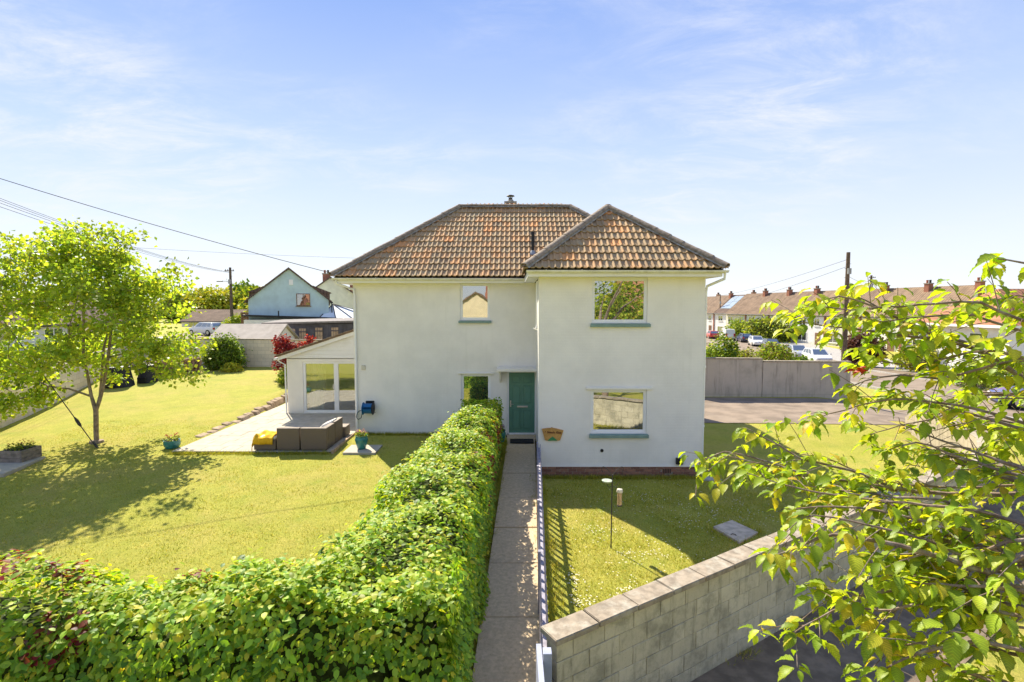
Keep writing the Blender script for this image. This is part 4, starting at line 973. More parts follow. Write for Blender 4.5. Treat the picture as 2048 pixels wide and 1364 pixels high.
score = dist + np.where(fr & (np.sum((view-hp)*hn, axis=1) > 0), 0, 100) + np.where(hp[:, 2] < 1.0, 50, 0); one = np.argsort(score)[:290]
mask = np.ones(N, bool); mask[one] = False
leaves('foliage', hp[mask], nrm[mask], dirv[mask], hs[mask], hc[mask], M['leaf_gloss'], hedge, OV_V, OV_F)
def single_leaves(parent, idx, pos, nr, dv, sz, tv, tf, variants, mt):
    ms = [mesh_np('leaf', tv, tf, np.repeat(np.array([c]), len(tv), axis=0)*(CH_S[:, None] if len(tv) == len(CH_S) else 1.0), M[mt], True) for c in variants]
    for q in ms: q.attributes.new('LeafCo', 'FLOAT_VECTOR', 'POINT').data.foreach_set('vector', tv.astype(np.float32).ravel())
    x_, y_, n_ = frames(nr, dv)
    for i in idx:
        Mx = Matrix(((x_[i][0], y_[i][0], n_[i][0], pos[i][0]), (x_[i][1], y_[i][1], n_[i][1], pos[i][1]), (x_[i][2], y_[i][2], n_[i][2], pos[i][2]), (0, 0, 0, 1))) @ Matrix.Scale(sz[i], 4)
        inst('leaf', RND.choice(ms), None, parent, Mx)
single_leaves(hedge, one, hp, nrm, dirv, hs, OV_V, OV_F, [(0.18, 0.32, 0.032), (0.24, 0.37, 0.034), (0.33, 0.45, 0.042), (0.11, 0.2, 0.024), (0.42, 0.47, 0.045), (0.16, 0.29, 0.03)], 'leaf_gloss')
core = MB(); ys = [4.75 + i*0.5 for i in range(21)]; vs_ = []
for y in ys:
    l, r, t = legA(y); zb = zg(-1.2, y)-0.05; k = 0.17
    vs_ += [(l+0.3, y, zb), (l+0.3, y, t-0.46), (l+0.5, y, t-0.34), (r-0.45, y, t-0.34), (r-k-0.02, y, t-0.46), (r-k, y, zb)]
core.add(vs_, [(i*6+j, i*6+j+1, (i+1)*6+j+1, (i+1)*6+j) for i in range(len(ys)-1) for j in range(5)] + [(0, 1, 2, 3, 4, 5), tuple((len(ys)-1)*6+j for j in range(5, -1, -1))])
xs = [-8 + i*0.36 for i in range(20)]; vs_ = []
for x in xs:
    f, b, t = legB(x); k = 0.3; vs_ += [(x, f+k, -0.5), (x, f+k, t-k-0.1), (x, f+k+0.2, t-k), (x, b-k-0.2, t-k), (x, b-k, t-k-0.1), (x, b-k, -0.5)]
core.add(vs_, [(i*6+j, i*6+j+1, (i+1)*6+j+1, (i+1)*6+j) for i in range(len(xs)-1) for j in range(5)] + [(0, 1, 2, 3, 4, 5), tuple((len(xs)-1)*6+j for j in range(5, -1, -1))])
core.build('dark_shade_core', M['leafcore'], hedge)  # dark solid added inside the leaves, the hedge's inner shade put into its colour
tw = MB()
for i in range(170):
    k = RND.randrange(N); p = Vector(hp[k]); n_ = Vector(hn[k]); a = p - n_*0.35 - Vector((0, 0, 0.3)); e = p + n_*RND.uniform(-0.03, 0.06) + Vector((RND.uniform(-.1, .1), RND.uniform(-.1, .1), RND.uniform(0, 0.08)))
    tw.tube([a, (a+e)/2 + Vector((RND.uniform(-.04, .04), RND.uniform(-.04, .04), 0.03)), e], [0.008, 0.005, 0.002], 4)
for y in np.arange(4.8, 15, 0.45): tw.tube([(-0.7+RND.uniform(-.2, .2), y, zg(-0.7, y)-0.05), (-0.75, y+RND.uniform(-.1, .1), 0.6), (-0.8, y, 1.2)], [0.03, 0.02, 0.01], 6)
tw.build('twigs', M['twig'], hedge)['kind'] = 'stuff'

# ------------------------------------------------------------------ young tree on the lawn
tree = thing('lawn_tree', 'bright yellow-green young tree with forked trunk on the left lawn', 'tree', (-12.95, 15.72, zg(-12.95, 15.72)))
TB = Vector((-12.95, 15.72, zg(-12.95, 15.72)-0.05))
def rel(*a): return [TB + Vector(p) for p in a]
paths = [rel((0, 0, 0), (0.0, 0, 0.35), (0.02, 0, 0.75), (0.03, 0, 1.05))]
paths.append([3] + rel((-0.1, 0.02, 1.5), (-0.2, 0.05, 2.1), (-0.26, 0.0, 2.8), (-0.3, 0.1, 3.5), (-0.25, 0.1, 4.3), (-0.2, 0.05, 5.2)))
paths.append([3] + rel((0.2, -0.02, 1.4), (0.35, 0.0, 2.0), (0.42, 0.1, 2.7), (0.55, 0.1, 3.5), (0.8, 0.1, 4.5)))
paths.append([3] + rel((0.08, 0.12, 1.5), (0.12, 0.2, 2.2), (0.1, 0.35, 3.0), (0.3, 0.5, 4.0)))
tg = []
tg += crown_targets((-13.1, 15.9, 3.75), (2.9, 2.6, 2.35), 165, lo=0.45, amp=0.35, zmin=1.5, seed=1.3)
tg += crown_targets((-13.1, 15.9, 5.3), (1.9, 1.7, 1.35), 60, lo=0.3, amp=0.4, seed=4.4)
tg += [(-16.0+RND.uniform(-.9, 1.2), 15.6+RND.uniform(-1, 1), 2.2+RND.uniform(-.6, .8)) for _ in range(17)]
tg += [(-10.4+RND.uniform(-.9, .5), 15.8+RND.uniform(-1, 1), 2.2+RND.uniform(-.45, 1.0)) for _ in range(18)]
tg += [(-14.6+RND.uniform(-.6, .7), 15.2+RND.uniform(-.5, .3), 1.3+RND.uniform(-.15, .25)) for _ in range(10)]
tg += [(-13.9+RND.uniform(-.3, .3), 15.8, 6.45), (-12.6, 15.9, 6.55), (-13.3, 15.8, 6.7), (-11.6, 15.9, 6.35), (-10.4, 15.9, 5.4), (-10.2, 15.8, 4.9), (-14.6, 15.8, 6.1)]
tg = [t for t in tg if not (t[2] < 2.45 and -12.9 < t[0] < -10.7) and not (t[2] < 1.9 and t[0] > -13.6)]
pos_, par_ = grow(paths, tg, 0.4, 0.10, 0.05)
wm, wr = wood(pos_, par_, 0.0085, 2.2, cap_r=0.18)
wm.tube([TB + Vector((0, 0, -0.1)), TB + Vector((0, 0, 0.12))], [0.25, 0.18], 10)
wm.build('trunk', M['bark'], tree, smooth=True)
P5 = cluster_leaves(tg, 74, (0.21, 0.21, 0.13), 0.115, [(0.37, 0.48, 0.055), (0.24, 0.37, 0.04), (0.48, 0.52, 0.06), (0.31, 0.43, 0.045)], [0.42, 0.18, 0.14, 0.26], up=0.4)
P6 = cluster_leaves([p for p in pos_[12:] if RND.random() < 0.55 and p.z > 2.0], 12, (0.15, 0.15, 0.1), 0.11, [(0.29, 0.41, 0.04), (0.19, 0.31, 0.03), (0.24, 0.36, 0.034)], [0.45, 0.2, 0.35], up=0.4)
WIDE = KITE_V.copy(); WIDE[1, 0], WIDE[2, 0] = -0.48, 0.48
leaves('crown', *[np.concatenate((a, b)) for a, b in zip(P5, P6)], M['leaf'], tree, WIDE, KITE_F)

# ------------------------------------------------------------------ cherry tree leaning in from the right
CHERRY_BRANCHES = [
  [(2.91, 2.40, 3.67), (2.52, 2.50, 3.85), (2.41, 2.50, 3.92), (2.33, 2.55, 3.99), (2.24, 2.60, 4.02), (2.13, 2.60, 4.04), (1.95, 2.70, 4.07), (1.82, 2.75, 4.09), (1.55, 2.80, 4.12)],
  [(2.64, 2.20, 4.06), (2.30, 2.30, 4.14), (2.15, 2.35, 4.22), (1.99, 2.40, 4.22), (1.82, 2.50, 4.20), (1.68, 2.55, 4.19), (1.51, 2.60, 4.21)],
  [(2.33, 2.55, 3.99), (2.15, 2.58, 4.05), (2.02, 2.60, 4.11), (1.86, 2.66, 4.21), (1.72, 2.70, 4.26), (1.60, 2.80, 4.21)],
  [(2.62, 2.20, 4.30), (2.39, 2.25, 4.36), (2.28, 2.30, 4.40), (2.21, 2.35, 4.42)],
  [(2.59, 2.15, 3.87), (2.31, 2.30, 3.96), (2.21, 2.40, 3.91), (2.06, 2.45, 3.86), (1.91, 2.50, 3.87), (1.77, 2.55, 3.83), (1.71, 2.60, 3.78)],
  [(2.56, 2.10, 3.59), (2.33, 2.30, 3.67), (2.19, 2.40, 3.72), (2.04, 2.50, 3.74), (1.94, 2.60, 3.73), (1.82, 2.65, 3.69), (1.62, 2.70, 3.61)],
  [(2.81, 2.30, 3.41), (2.44, 2.50, 3.27), (2.11, 2.70, 3.22), (1.88, 2.80, 3.30), (1.67, 2.90, 3.33), (1.54, 3.00, 3.41), (1.44, 3.05, 3.46)],
  [(2.11, 2.70, 3.22), (1.85, 2.75, 3.25), (1.61, 2.80, 3.28), (1.45, 2.90, 3.32), (1.29, 2.95, 3.35), (1.22, 3.00, 3.33), (1.11, 3.00, 3.27)],
  [(2.35, 2.00, 3.43), (2.14, 2.20, 3.49), (2.04, 2.35, 3.52), (1.92, 2.40, 3.56), (1.85, 2.50, 3.49)],
  [(2.34, 1.90, 3.30), (2.05, 2.00, 3.33), (1.94, 2.10, 3.36), (1.82, 2.20, 3.33), (1.70, 2.35, 3.30), (1.56, 2.50, 3.27), (1.39, 2.60, 3.29), (1.24, 2.70, 3.32)],
  [(2.22, 1.80, 3.34), (1.96, 1.90, 3.26), (1.88, 1.95, 3.16), (1.76, 2.00, 3.19), (1.60, 2.05, 3.22), (1.42, 2.10, 3.24), (1.33, 2.15, 3.21), (1.24, 2.20, 3.13), (1.14, 2.20, 3.10)],
  [(2.06, 1.90, 3.27), (1.95, 2.10, 3.26), (1.82, 2.20, 3.26), (1.69, 2.30, 3.27), (1.55, 2.40, 3.25), (1.39, 2.50, 3.19)],
  [(2.12, 1.70, 3.09), (1.83, 1.85, 3.06), (1.73, 1.95, 3.05), (1.59, 2.00, 2.99), (1.53, 2.05, 2.94), (1.42, 2.10, 2.94), (1.31, 2.10, 2.88), (1.21, 2.10, 2.82)],
  [(2.00, 1.60, 3.02), (1.83, 1.75, 2.98), (1.71, 1.80, 2.98), (1.61, 1.85, 2.92), (1.52, 1.90, 2.84), (1.44, 1.90, 2.79)],
  [(2.05, 1.65, 3.24), (1.88, 1.80, 3.17), (1.80, 1.90, 3.13), (1.69, 1.95, 3.11), (1.60, 2.00, 3.10)],
  [(1.89, 1.50, 2.96), (1.72, 1.65, 2.90), (1.67, 1.75, 2.89), (1.61, 1.80, 2.88)],
  [(3.04, 2.50, 3.54), (2.77, 2.60, 3.54), (2.61, 2.70, 3.55), (2.51, 2.80, 3.56), (2.39, 2.85, 3.51)],
  [(3.18, 2.60, 3.20), (2.95, 2.80, 3.24), (2.79, 2.90, 3.29), (2.62, 3.00, 3.23), (2.41, 3.05, 3.25)],
  [(2.99, 2.50, 4.11), (2.80, 2.70, 4.21), (2.67, 2.75, 4.25), (2.52, 2.80, 4.23)],
  [(3.08, 2.60, 2.80), (2.79, 2.70, 2.89), (2.60, 2.80, 2.90), (2.41, 2.90, 2.82), (2.25, 3.00, 2.83)],
  [(3.25, 2.80, 3.69), (2.96, 2.90, 3.70), (2.77, 3.00, 3.68), (2.58, 3.05, 3.55), (2.38, 3.10, 3.48), (2.20, 3.10, 3.42)],
]

cherry = thing('cherry_tree', 'cherry tree with drooping pointed leaves reaching in from the right edge', 'tree', (4.6, 1.9, -0.65))
ct = MB(); TP = [(4.6, 1.9, -0.75), (4.62, 1.9, 0.2), (4.5, 1.95, 1.2), (4.35, 2.0, 2.1), (4.2, 2.1, 2.7)]
ct.tube(TP, [0.2, 0.17, 0.15, 0.14, 0.13], 12)
HUB = Vector((4.2, 2.1, 2.7))
roots = {}
for b in CHERRY_BRANCHES:
    a = Vector(b[0])
    if a.x > a.y*1.02:
        mid = HUB.lerp(a, 0.55) + Vector((0, 0, 0.12)); ct.tube([HUB, mid, a], [0.03, 0.014, 0.009], 8)
for q in ((5.6, 0.8, 5.2), (6.4, 2.4, 5.0), (5.2, 3.4, 5.6), (4.8, 0.2, 4.8)): ct.tube([HUB, HUB.lerp(Vector(q), 0.5)+Vector((0, 0, 0.3)), q], [0.09, 0.06, 0.02], 8)
ct.build('trunk', M['bark_cherry'], cherry, smooth=True)
lp, ln_, ld, lsz = [], [], [], []
for b in list(CHERRY_BRANCHES[8:]):
    o_ = (RND.uniform(-0.04, 0.1), RND.uniform(-0.05, 0.1), RND.uniform(-0.2, 0.16)); CHERRY_BRANCHES.append([tuple(c + o for c, o in zip(p, o_)) for p in b[:max(3, int(len(b)*0.66))]])
for b in list(CHERRY_BRANCHES):
    if b is not CHERRY_BRANCHES[3]: o_ = (RND.uniform(-0.05, 0.05), RND.uniform(0.1, 0.35), RND.uniform(-0.16, 0.1)); CHERRY_BRANCHES.append([tuple(c + o*(0.35+0.65*i/len(b)) for c, o in zip(p, o_)) for i, p in enumerate(b[:max(3, int(len(b)*0.8))])])
CROWN_GAPS = [(1.68, 2.1, 3.71, 0.089), (1.92, 2.4, 3.64, 0.098), (2.16, 2.7, 3.57, 0.108), (2.4, 3.0, 3.5, 0.118), (2.64, 3.3, 3.43, 0.128), (1.73, 2.1, 3.63, 0.068), (1.98, 2.4, 3.55, 0.075), (2.23, 2.7, 3.47, 0.082), (2.47, 3.0, 3.38, 0.089), (2.72, 3.3, 3.3, 0.096), (1.85, 2.1, 3.7, 0.081), (2.12, 2.4, 3.62, 0.089), (2.38, 2.7, 3.55, 0.098), (2.65, 3.0, 3.48, 0.107), (2.91, 3.3, 3.41, 0.115), (2.04, 2.1, 3.84, 0.081), (2.33, 2.4, 3.79, 0.089), (2.62, 2.7, 3.74, 0.098), (2.91, 3.0, 3.69, 0.107), (3.2, 3.3, 3.64, 0.115), (1.58, 2.1, 3.9, 0.06), (1.81, 2.4, 3.86, 0.066), (2.03, 2.7, 3.82, 0.072), (2.26, 3.0, 3.77, 0.078), (2.49, 3.3, 3.73, 0.083)]
def whorl(p, d, n):
    p = Vector(p)
    if any((p.x-a)**2 + ((p.y-b)*0.5)**2 + (p.z-c)**2 < r*r for a, b, c, r in CROWN_GAPS): return
    d = Vector(d).normalized(); a0 = RND.uniform(0, 6.28); s = d.cross(Vector((0, 0, 1)))
    s = s.normalized() if s.length > 0.1 else Vector((1, 0, 0)); u = s.cross(d)
    for i in range(n):
        t = a0 + i*2.4 + RND.uniform(-0.4, 0.4); out = s*math.cos(t) + u*math.sin(t)
        dr = out*RND.uniform(0.6, 1.0) + d*RND.uniform(0.15, 0.7) + Vector((0, 0, RND.uniform(-0.75, -0.15)))
        nn = Vector((0, 0, 1)) + out*0.45 + Vector((RND.uniform(-.35, .35), RND.uniform(-.35, .35), RND.uniform(-.15, .2)))
        q = p + dr.normalized()*RND.uniform(0.012, 0.03) - d*RND.uniform(0, 0.05)
        lp.append(tuple(q)); ln_.append(tuple(nn)); ld.append(tuple(dr)); lsz.append(RND.choice((0.05, 0.066, 0.076, 0.086, 0.10))*RND.uniform(0.9, 1.1))
for bi, b in enumerate(CHERRY_BRANCHES):
    P = [Vector(p) for p in b]; fine = [P[0]]
    for i in range(len(P)-1):
        p0, p1, p2, p3 = P[max(i-1, 0)], P[i], P[i+1], P[min(i+2, len(P)-1)]
        n = max(2, int((p2-p1).length/0.06))
        for k in range(1, n+1):
            t = k/n; q = 0.5*((2*p1) + (p2-p0)*t + (2*p0-5*p1+4*p2-p3)*t*t + (3*p1-p0-3*p2+p3)*t**3)
            fine.append(q + Vector((RND.uniform(-.004, .004), RND.uniform(-.004, .004), RND.uniform(-.004, .004))))
    nF = len(fine); r0 = (0.014 if bi in (0, 10, 6) else 0.0075)
    rs = [r0*(1-i/nF)**0.8 + 0.0016 for i in range(nF)]
    br = MB(); br.tube(fine, rs, 7)
    acc = 0.0; lastspur = 0
    for i in range(2, nF):
        step = (fine[i]-fine[i-1]).length; acc += step; p = fine[i]
        if p.x > p.y*1.06: continue
        dd = (fine[i]-fine[i-1]).normalized()
        if acc > (0.042 if bi != 3 else 0.2):
            acc = RND.uniform(-0.015, 0.012)
            side = Vector((RND.uniform(-1, 1), RND.uniform(-1, 1), RND.uniform(-0.75, 0.5))); side = (side - dd*side.dot(dd)).normalized()
            L = RND.uniform(0.03, 0.10) if RND.random() < 0.55 else RND.uniform(0.12, 0.30)
            e = p + (side*0.8 + dd*0.6).normalized()*L; mid = p.lerp(e, 0.5) + Vector((0, 0, 0.01))
            br.tube([p, mid, e], [max(0.002, rs[i]*0.45), 0.002, 0.0014], 5)
            whorl(e, e-p, RND.choice((4, 4, 5, 6, 7)) if bi != 3 else 2)
            if L > 0.14: whorl(mid, e-p, 2)
        elif RND.random() < 0.12: whorl(p, dd, 1)
    whorl(fine[-1], fine[-1]-fine[-4], 6)
    br.build('branch', M['bark_cherry'], cherry, smooth=True)
LNV = len(lp)
lp = np.array(lp); ln_ = np.array(ln_); ld = np.array(ld); lsz = np.array(lsz)
lc = pal(LNV, [(0.27, 0.37, 0.034), (0.37, 0.46, 0.038), (0.50, 0.51, 0.045), (0.56, 0.45, 0.055), (0.20, 0.29, 0.03)], [0.30, 0.34, 0.19, 0.03, 0.14])
dist = np.linalg.norm(lp-view, axis=1); infr = (np.abs(lp[:, 0]) < lp[:, 1]*0.97); order = np.argsort(np.where(infr, -lsz/dist, 9))[:295]
mask = np.ones(LNV, bool); mask[order] = False
leaves('foliage', lp[mask], ln_[mask], ld[mask], lsz[mask], lc[mask], M['leaf_cherry'], cherry, CH_V, CH_F, smooth=True, shade=CH_S)
single_leaves(cherry, order, lp, ln_, ld, lsz, CH_V, CH_F, [(0.24, 0.34, 0.03), (0.32, 0.41, 0.032), (0.40, 0.45, 0.036), (0.48, 0.47, 0.04), (0.18, 0.27, 0.026), (0.27, 0.37, 0.03), (0.52, 0.43, 0.05)], 'leaf_cherry')
# red young shoot
rp = []; 
for i in range(7): rp.append((1.80+RND.uniform(-.05, .07), 2.62+RND.uniform(-.03, .03), 3.87+RND.uniform(-.012, .02)))
rp = np.array(rp); leaves('young_red_leaves', rp, unit(7)*0.4+np.array((0, 0, 1)), np.array([(RND.uniform(-1, 1), RND.uniform(-.5, .5), -0.15) for _ in range(7)]), NP.uniform(0.05, 0.075, 7), pal(7, [(0.5, 0.05, 0.02)], [1]), M['leaf_cherry'], cherry, CH_V, CH_F, kind=None, shade=CH_S)
# the part of the crown outside the picture, mirrored in the upper window
T = [(x, y, z) for x, y, z in [(RND.uniform(3.4, 7.2), RND.uniform(-0.6, 4.4), RND.uniform(2.8, 6.2)) for _ in range(260)] if x > y*1.35+0.5]
pos, nrm2, dv2, sz2, cl2 = cluster_leaves(T, 9, (0.16, 0.16, 0.1), 0.1, [(0.18, 0.27, 0.026), (0.26, 0.34, 0.03), (0.37, 0.39, 0.035)], [0.4, 0.4, 0.2], up=0.6)
k = pos[:, 0] > pos[:, 1]*1.12; leaves('outer_foliage', pos[k], nrm2[k], dv2[k], sz2[k], cl2[k], M['leaf'], cherry)

# ------------------------------------------------------------------ lawn blades and daisies
def fx(y): return 0.36 + (y-5.2)*0.0442
def on_lawn(x, y):
    if y < 3.0 or y > 30: return False
    if x > 0.85:
        d_ = (x-0.42)*0.528 - (y-5.25)*0.849
        if d_ > -0.13: return False
        if y > 11.3 and x > curve_x(y)-0.2: return False
        if x < 5.4 and y > 13.4: return False
        if y > 18.9: return False
        return True
    if x > -0.3: return False
    if y < 5.6: return False
    if y < 15.2 and legA(max(4.3, y))[0]+0.3 < x: return False
    if -10.0 < x < -5.2 and y > 14.7: return False
    if x >= -5.2 and y > 16.75: return False
    return x > -17
bp = []
while len(bp) < 130000:
    if RND.random() < 0.5: x, y = RND.uniform(0.9, 7.5), RND.uniform(5.5, 14.5)
    else: x, y = RND.uniform(-15, -0.9), 5.5 + 13*RND.random()**1.3
    if on_lawn(x, y): bp.append((x, y, zg(x, y)-0.004))
NB0 = len(bp)
def tuft(x, y, n, r=0.06):
    for _ in range(n): bp.append((x+RND.gauss(0, r), y+RND.gauss(0, r), zg(x, y)-0.005))
for i in range(330):                                  # unmown grass along walls, path edge, plinths and the drain cover
    y = RND.uniform(5, 16); tuft(px(y)[0]-RND.uniform(0.02, 0.1), y, 7, 0.035)
    s_ = RND.uniform(0, 11); q = F0 + fd*s_ - fn*RND.uniform(0.36, 0.5); tuft(q.x, q.y, 8)
    tuft(RND.uniform(0.8, 5.1), 13.38-RND.uniform(0, 0.08), 10, 0.05); tuft(RND.uniform(-5.2, -1.8), 16.72-RND.uniform(0, 0.08), 8, 0.05); tuft(fx(RND.uniform(5.4, 13.3))+0.11, RND.uniform(5.4, 13.3), 9, 0.05)
    tuft(RND.uniform(-9.9, -5.3), 14.62, 7, 0.05)
for i in range(60):
    a_ = RND.uniform(0, 6.28); tuft(4.52+0.46*math.cos(a_), 10.05+0.46*math.sin(a_), 6, 0.05)
for i in range(26):
    s_ = RND.choice((0.5, 1.1, 1.9, 3.2, 4.6)) + RND.gauss(0, 0.12); q = F0 + fd*s_ + fn*RND.uniform(0.13, 0.19); tuft(q.x, q.y, 12, 0.04)
bp = np.array(bp); NBL = len(bp); hh_ = NP.uniform(0.018, 0.045, NBL); hh_[NB0:] = NP.uniform(0.05, 0.13, NBL-NB0)
ang = NP.uniform(0, 6.28, NBL); lean = NP.normal(0, 0.6, (NBL, 2)); wv = np.stack((np.cos(ang), np.sin(ang), 0*ang), 1)*0.006
tip = bp + np.stack((lean[:, 0]*hh_, lean[:, 1]*hh_, hh_), 1); V = np.stack((bp-wv, bp+wv, tip), 1).reshape(-1, 3); Fc = np.arange(NBL*3).reshape(-1, 3)
bc = pal(NBL, [(0.35, 0.36, 0.035), (0.47, 0.42, 0.055), (0.25, 0.29, 0.028), (0.56, 0.46, 0.12)], [0.4, 0.3, 0.2, 0.1])
go = bpy.data.objects.new('grass', mesh_np('grass', V, Fc, np.repeat(bc, 3, axis=0), M['blade'])); COL.objects.link(go)
tag(go, 'short mown yellowish grass blades over the lawns', 'grass', kind='stuff')
dp_ = []
cl_c = [(1.9, 7.9, 0.35), (2.0, 7.6, 0.3), (2.4, 7.7, 0.25), (4.3, 11.2, 0.5), (4.9, 9.3, 0.4), (3.8, 10.6, 0.4), (1.0, 8.2, 0.2), (1.1, 7.6, 0.2), (3.3, 11.9, 0.5), (5.2, 10.8, 0.6), (2.9, 9.4, 0.5), (4.4, 8.9, 0.35), (2.2, 9.0, 0.3), (1.8, 10.1, 0.35)]
for (cx, cy, r) in cl_c:
    for i in range(46):
        x, y = RND.gauss(cx, r*0.6), RND.gauss(cy, r*0.6)
        if on_lawn(x, y): dp_.append((x, y, zg(x, y)+0.03))
for i in range(420):
    x, y = RND.uniform(0.9, 7), RND.uniform(6, 13.3)
    if on_lawn(x, y): dp_.append((x, y, zg(x, y)+0.028))
dv_, df_, dc_ = [], [], []
for (x, y, z) in dp_:
    b = len(dv_); r = RND.uniform(0.009, 0.015); dv_.append((x, y, z+0.003))
    for k in range(6): dv_.append((x+r*math.cos(k*1.047), y+r*math.sin(k*1.047), z))
    for k in range(6): df_.append((b, b+1+k, b+1+(k+1) % 6))
    dc_ += [(0.75, 0.6, 0.2)] + [(0.8, 0.8, 0.78)]*6
do = bpy.data.objects.new('daisies', mesh_np('daisies', np.array(dv_), np.array(df_), np.array(dc_), M['petal'])); COL.objects.link(do)
tag(do, 'tiny white daisies scattered over the front lawn', 'daisies', kind='stuff')

# ------------------------------------------------------------------ picket fence beside the path
fence = thing('picket_fence', 'low lavender-painted picket fence between path and front lawn', 'fence', (0.54, 9.3, -0.33))
FT = 0.60; fa_ = math.atan(0.0442)
pk = MB(); pk.prism([(-0.036, 0), (0.036, 0), (0.036, 0.86), (0.0, 0.93), (-0.036, 0.86)], -0.009, 0.009, 'x'); pkm = pk.mesh('picket'); pkm.materials.append(M['fence'])
y = 5.36
while y < 13.3:
    inst('picket', pkm, None, fence, Matrix.Translation((fx(y)+(0.028 if int(round((y-5.36)/0.118)) % 2 else -0.042), y, -0.31+RND.uniform(-0.012, 0.012))) @ Matrix.Rotation(-fa_+RND.uniform(-0.03, 0.03), 4, 'Z') @ Matrix.Rotation(RND.uniform(-0.012, 0.012), 4, 'X')); y += 0.118
for z in (0.42, -0.12):
    for a, b in ((5.3, 7.3), (7.3, 9.3), (9.3, 11.35), (11.35, 13.36)):
        q = []
        for yy in (a, b-0.01): q += [(fx(yy)-0.028, yy), (fx(yy)+0.014, yy)]
        MB().hexa([(q[0][0], q[0][1], z), (q[1][0], q[1][1], z), (q[3][0], q[3][1], z), (q[2][0], q[2][1], z), (q[0][0], q[0][1], z+0.075), (q[1][0], q[1][1], z+0.075), (q[3][0], q[3][1], z+0.075), (q[2][0], q[2][1], z+0.075)]).build('rail', M['fence'], fence)
for yy in (7.3, 9.3, 11.35, 13.36):
    MB().box(fx(yy)-0.07, fx(yy)-0.03, yy-0.035, yy+0.035, -0.6, 0.64).build('post', M['fence'], fence, bevel=0.004)
pe = MB().box(fx(5.2)-0.04, fx(5.2)+0.05, 5.02, 5.13, -0.7, 0.66).build('post', M['fence_pale'], fence, bevel=0.006); pe['label'] = 'pale blue end post by the garden wall'
MB().box(fx(5.2)-0.10, fx(5.2)-0.045, 4.4, 5.3, -0.5, 0.58).build('end_board', M['fence_pale'], fence)

# ------------------------------------------------------------------ small things on the front lawn and by the door
bf = thing('bird_feeder_pole', 'slim dark metal bird feeder pole with curled hooks on the front lawn', 'bird feeder', (1.87, 9.4, -0.33))
m = MB(); m.tube([(1.87, 9.4, -0.4), (1.875, 9.4, 0.6), (1.88, 9.4, 1.08)], 0.011, 8); m.build('pole', M['iron'], bf)
for s in (-1, 1):
    h = MB(); h.tube([(1.88+s*(0.0+0.20*math.sin(t)), 9.4, 1.06+0.16*math.sin(t*1.0)-0.02*t+0.06*math.sin(t*2)) for t in [i*0.22 for i in range(0, 10)]], 0.006, 6); h.build('hook', M['iron'], bf)
    h = MB(); h.tube([(1.88+s*(0.02+0.09*t), 9.4, 0.86-0.05*math.sin(t*3.1)+0.06*t) for t in [i*0.12 for i in range(0, 10)]], 0.005, 6); h.build('hook', M['iron'], bf)
MB().lathe([(0.02, 0), (0.085, 0.012), (0.098, 0.04), (0.09, 0.042), (0.02, 0.015)], (1.78, 9.4, 0.93), 18).build('water_dish', mat('pale_green_dish', (0.36, 0.42, 0.34), 0.5), bf, smooth=True)
sf = thing('seed_feeder', 'tan tube seed feeder with pale lid hanging from the pole', 'bird feeder', (2.02, 9.4, 0.48))
MB().lathe([(0.042, 0), (0.042, 0.24)], (2.02, 9.4, 0.50), 14).build('tube', mat('peanut_mesh', (0.50, 0.33, 0.17), 0.7, 0.4, 60), sf, smooth=True)
MB().lathe([(0.055, 0), (0.06, 0.02), (0.05, 0.06), (0.01, 0.075)], (2.02, 9.4, 0.74), 14).build('lid', mat('feeder_lid', (0.62, 0.56, 0.44), 0.5), sf, smooth=True)
MB().lathe([(0.05, 0), (0.05, 0.02)], (2.02, 9.4, 0.48), 14).build('base_tray', M['iron'], sf)
MB().tube([(2.02, 9.4, 0.81), (2.03, 9.4, 0.88), (2.02, 9.4, 0.95)], 0.003, 5).build('hanger', M['iron'], sf)
cv = thing('inspection_cover', 'weathered concrete drain cover set askew in the front lawn', 'drain cover', (4.5, 10.05, -0.33))
MB().hexa([(4.13, 10.25, -0.36), (4.36, 9.53, -0.36), (4.93, 9.98, -0.36), (4.66, 10.58, -0.36), (4.13, 10.25, -0.285), (4.36, 9.53, -0.285), (4.93, 9.98, -0.285), (4.66, 10.58, -0.285)]).build('slab', mat('cover_concrete', (0.50, 0.41, 0.30), 0.9, 0.2, 8, bump=0.4, bscale=60), cv, bevel=0.012)
m = MB(); m.tube([(4.33, 9.86, -0.282), (4.36, 9.86, -0.265), (4.40, 9.83, -0.265), (4.42, 9.82, -0.282)], 0.008, 6); m.build('lifting_ring', M['iron'], cv)
tag(MB().box(5.02, 5.5, 13.12, 13.40, -0.36, -0.29).build('drain_kerb', M['kerb'], bevel=0.02), 'short concrete kerb at the foot of the right-hand downpipe', 'kerb')

# fan-shaped house sign
sg = thing('house_sign', 'fan-shaped varnished wooden house sign on the white wall right of the door', 'sign', (1.08, 13.44, 0.82))
out = [(0.79, 0.985), (0.93, 1.005), (1.03, 1.01), (1.06, 1.03), (1.09, 1.01), (1.2, 0.99), (1.37, 0.945), (1.28, 0.675), (1.22, 0.668), (0.94, 0.668), (0.875, 0.68)]
MB().prism(out, 13.405, 13.445).build('board', M['sign_wood'], sg, bevel=0.006)
MB().prism([(0.95, 0.67), (0.965, 0.695), (1.075, 0.785), (1.185, 0.695), (1.20, 0.67)], 13.398, 13.404).build('green_hill', M['sign_green'], sg)
fc = bpy.data.curves.new('sign_text', 'FONT'); fc.body = '1 Steele Rise'; fc.size = 0.088; fc.align_x = 'CENTER'; fc.extrude = 0.002; fc.shear = 0.25; fc.offset = 0.0016
fo = bpy.data.objects.new('tmp', fc); COL.objects.link(fo); bpy.context.view_layer.update()
